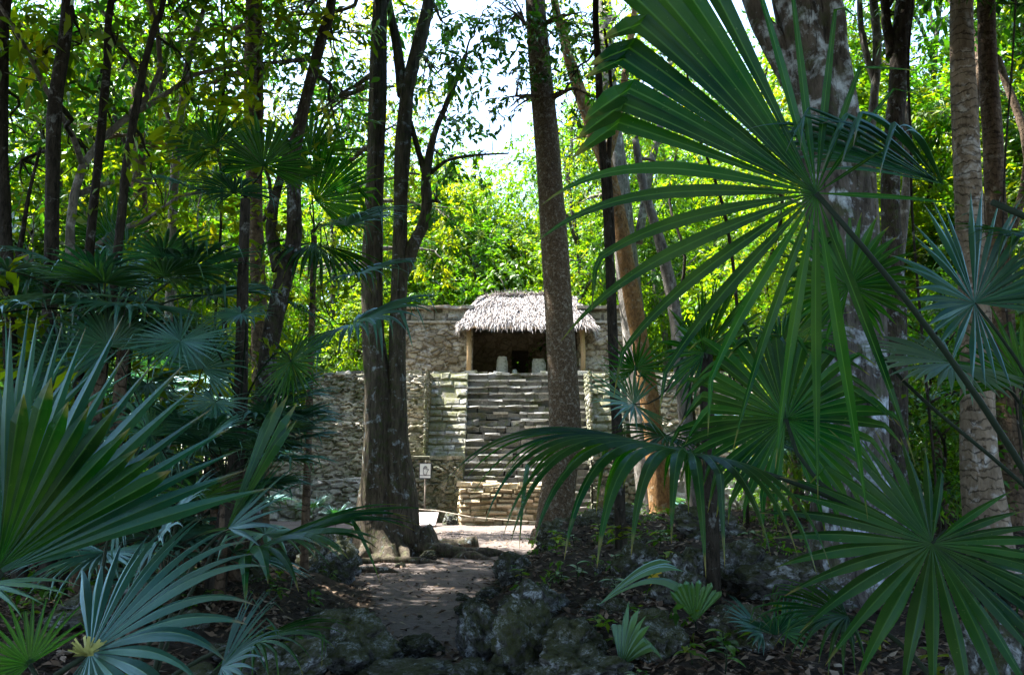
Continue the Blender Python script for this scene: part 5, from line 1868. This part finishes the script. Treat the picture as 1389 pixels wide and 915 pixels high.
# arching blade of a young palm
g = ground_at(808, 840)
o = empty('palm_seedling', g, 'young palm with one broad blade arching over the dark boulder', 'plant')
frond_mb(W(812, 820, g.y), (.75, -.1, .5), (-.4, -.5, .7), M(125, g.y), spread=14, n=4, split=.8, droop=1.5, kink=0, seed=5, K=16, side=.9).build('frond', MAT['palm_light'], o, tuple(g))
mb = MB(); mb.tube([g - V(0, 0, .05), W(812, 820, g.y)], [.008, .006], 6); mb.build('stem', MAT['petiole'], o, tuple(g))
g = ground_at(840, 905)
o = empty('palm_seedling', g, 'young palm with a folded blade at the bottom edge right of the rocks', 'plant')
frond_mb(W(842, 905, g.y), (.3, -.1, .8), (-.6, -.6, .3), M(80, g.y), spread=40, n=8, split=.7, droop=.9, kink=.5, seed=6, K=12).build('frond', MAT['palm_light'], o, tuple(g))
g = ground_at(1050, 890)
o = empty('palm_seedling', g, 'low pleated palm seedling at the lower right left of the star shaped leaf', 'plant')
for k, A in enumerate(((-.7, -.2, .4), (.5, -.3, .5), (0, -.5, .4))):
    frond_mb(g + V(0, 0, .12) + Vector(A) * .12, A, (0, -.5, 1), M(70, g.y), spread=70, n=16, split=.45, droop=.8, kink=.1, seed=30 + k).build('frond', MAT['palm_dull'], o, tuple(g))

# yellow fallen leaf cluster hanging on a stem
g = ground_at(892, 800)
c = W(892, 772, g.y)
o = empty('yellow_leaf', c, 'withered bright yellow leaf cluster hanging on the bank', 'leaf')
mb = MB()
for k in range(6):
    a = -1.57 + (k - 2.5) * .35
    d = V(math.cos(a), -.3, math.sin(a)).normalized()
    s = V(-d.z, 0, d.x) * .018
    L = M(30, g.y) * R_.uniform(.7, 1)
    mb.add([c - s * .3, c + d * L * .5 - s, c + d * L, c + d * L * .5 + s], [(0, 1, 2, 3)])
mb.build('blade', MAT['yellow'], o, tuple(c))
mb = MB(); mb.tube(curve_pts(g - V(0, 0, .05), c, 4, .1, 3), [.005] * 5, 5); mb.build('stem', MAT['petiole'], o, tuple(c))

# ground cover no one could count
def cover(n, region, seed):
    rng = np.random.default_rng(seed)
    blobs = []
    for _ in range(n):
        x = rng.uniform(region[0], region[1]); y = rng.uniform(region[2], region[3])
        if path_dist(x, y) < .5 or noise.noise((x * .6, y * .6, 2)) < -.05:
            continue
        r = rng.uniform(.08, .22)
        blobs.append(((x, y, ground_h(x, y) + r * .6), (r, r, r * .8)))
    return leaf_cloud(rng, blobs, 60, (.05, .12), .12, 5, .2)


v, t = cover(1100, (-11, 12, 5, 28), 4)
o = link('ground_cover', quads_mesh('ground_cover', v, t), MAT['leaf'])
tag(o, 'low green leafy ground cover on the shaded banks', 'ground cover', None, 'stuff')

# hanging lianas
for k, (tab, Y, lab) in enumerate([
    ([(1240, 330, 4), (1236, 200, 4), (1232, 90, 4), (1238, 0, 3)], 10, 'thin liana hanging beside the lichen banded trunk'),
    ([(1365, 420, 3), (1362, 250, 3), (1372, 100, 3), (1378, 0, 3)], 8, 'thin liana hanging right of the ringed palm trunk'),
    ([(300, 300, 4), (296, 200, 4), (305, 100, 4), (300, 0, 3)], 12, 'thin liana hanging left of the brown double trunk'),
    ([(1000, 420, 5), (985, 300, 5), (965, 230, 4), (940, 160, 4), (930, 60, 3), (935, 0, 3)], 14, 'crooked dark liana behind the lower segments of the biggest fan leaf'),
]):
    P = px_path(tab, Y, False)
    d = P[-1][0] - P[-2][0]
    P.append((P[-1][0] + d.normalized() * 3, P[-1][1]))
    g0 = P[0][0]
    P.insert(0, (V(g0.x, g0.y, ground_h(g0.x, g0.y) - .05), P[0][1]))
    S = smooth_path(P, 5)
    mb = MB(); mb.tube([p for p, r in S], [r for p, r in S], 6, wob=.1)
    o = mb.build('liana', MAT['bark_dark'], None, P[0][0]); o.location = P[0][0]
    tag(o, lab, 'vine')

# ------------------------------------------------------------------ light, sky, camera
w = bpy.data.worlds.new('World')
scene.world = w
w.use_nodes = True
nt = w.node_tree
nt.nodes.clear()
sky = nt.nodes.new('ShaderNodeTexSky'); sky.sky_type = 'NISHITA'; sky.sun_disc = False
bg = nt.nodes.new('ShaderNodeBackground'); bg.inputs[1].default_value = .145
wo = nt.nodes.new('ShaderNodeOutputWorld')
nt.links.new(sky.outputs[0], bg.inputs[0]); nt.links.new(bg.outputs[0], wo.inputs[0])
S = V(-.40, .13, .90).normalized()       # towards the sun: high, beyond and left
sky.sun_elevation = math.asin(S.z)
sky.sun_rotation = math.atan2(S.x, S.y)
sky.air_density = 1.0; sky.dust_density = 1.5
ld = bpy.data.lights.new('sun', 'SUN')
ld.energy = 5.0; ld.angle = math.radians(.5); ld.color = (1, .95, .86)
lo = bpy.data.objects.new('sun', ld); COL.objects.link(lo)
lo.rotation_euler = (-S).to_track_quat('-Z', 'Y').to_euler()
lo.location = (0, 20, 40)

cd = bpy.data.cameras.new('camera')
cd.sensor_fit = 'HORIZONTAL'; cd.sensor_width = 36; cd.lens = 36 * FPX / 1389
cd.clip_start = .05; cd.clip_end = 3000
co = bpy.data.objects.new('camera', cd); COL.objects.link(co)
co.location = CAM
co.rotation_euler = (math.radians(90) + PITCH, 0, 0)
scene.camera = co

vs_ = scene.view_settings
vs_.view_transform = 'Standard'; vs_.look = 'None'; vs_.gamma = 1; vs_.use_curve_mapping = False
vs_.exposure = 2.75
cy = scene.cycles
cy.max_bounces = 8; cy.diffuse_bounces = 4; cy.glossy_bounces = 2; cy.transmission_bounces = 4; cy.transparent_max_bounces = 4
cy.caustics_reflective = False; cy.caustics_refractive = False
cy.sample_clamp_indirect = 6
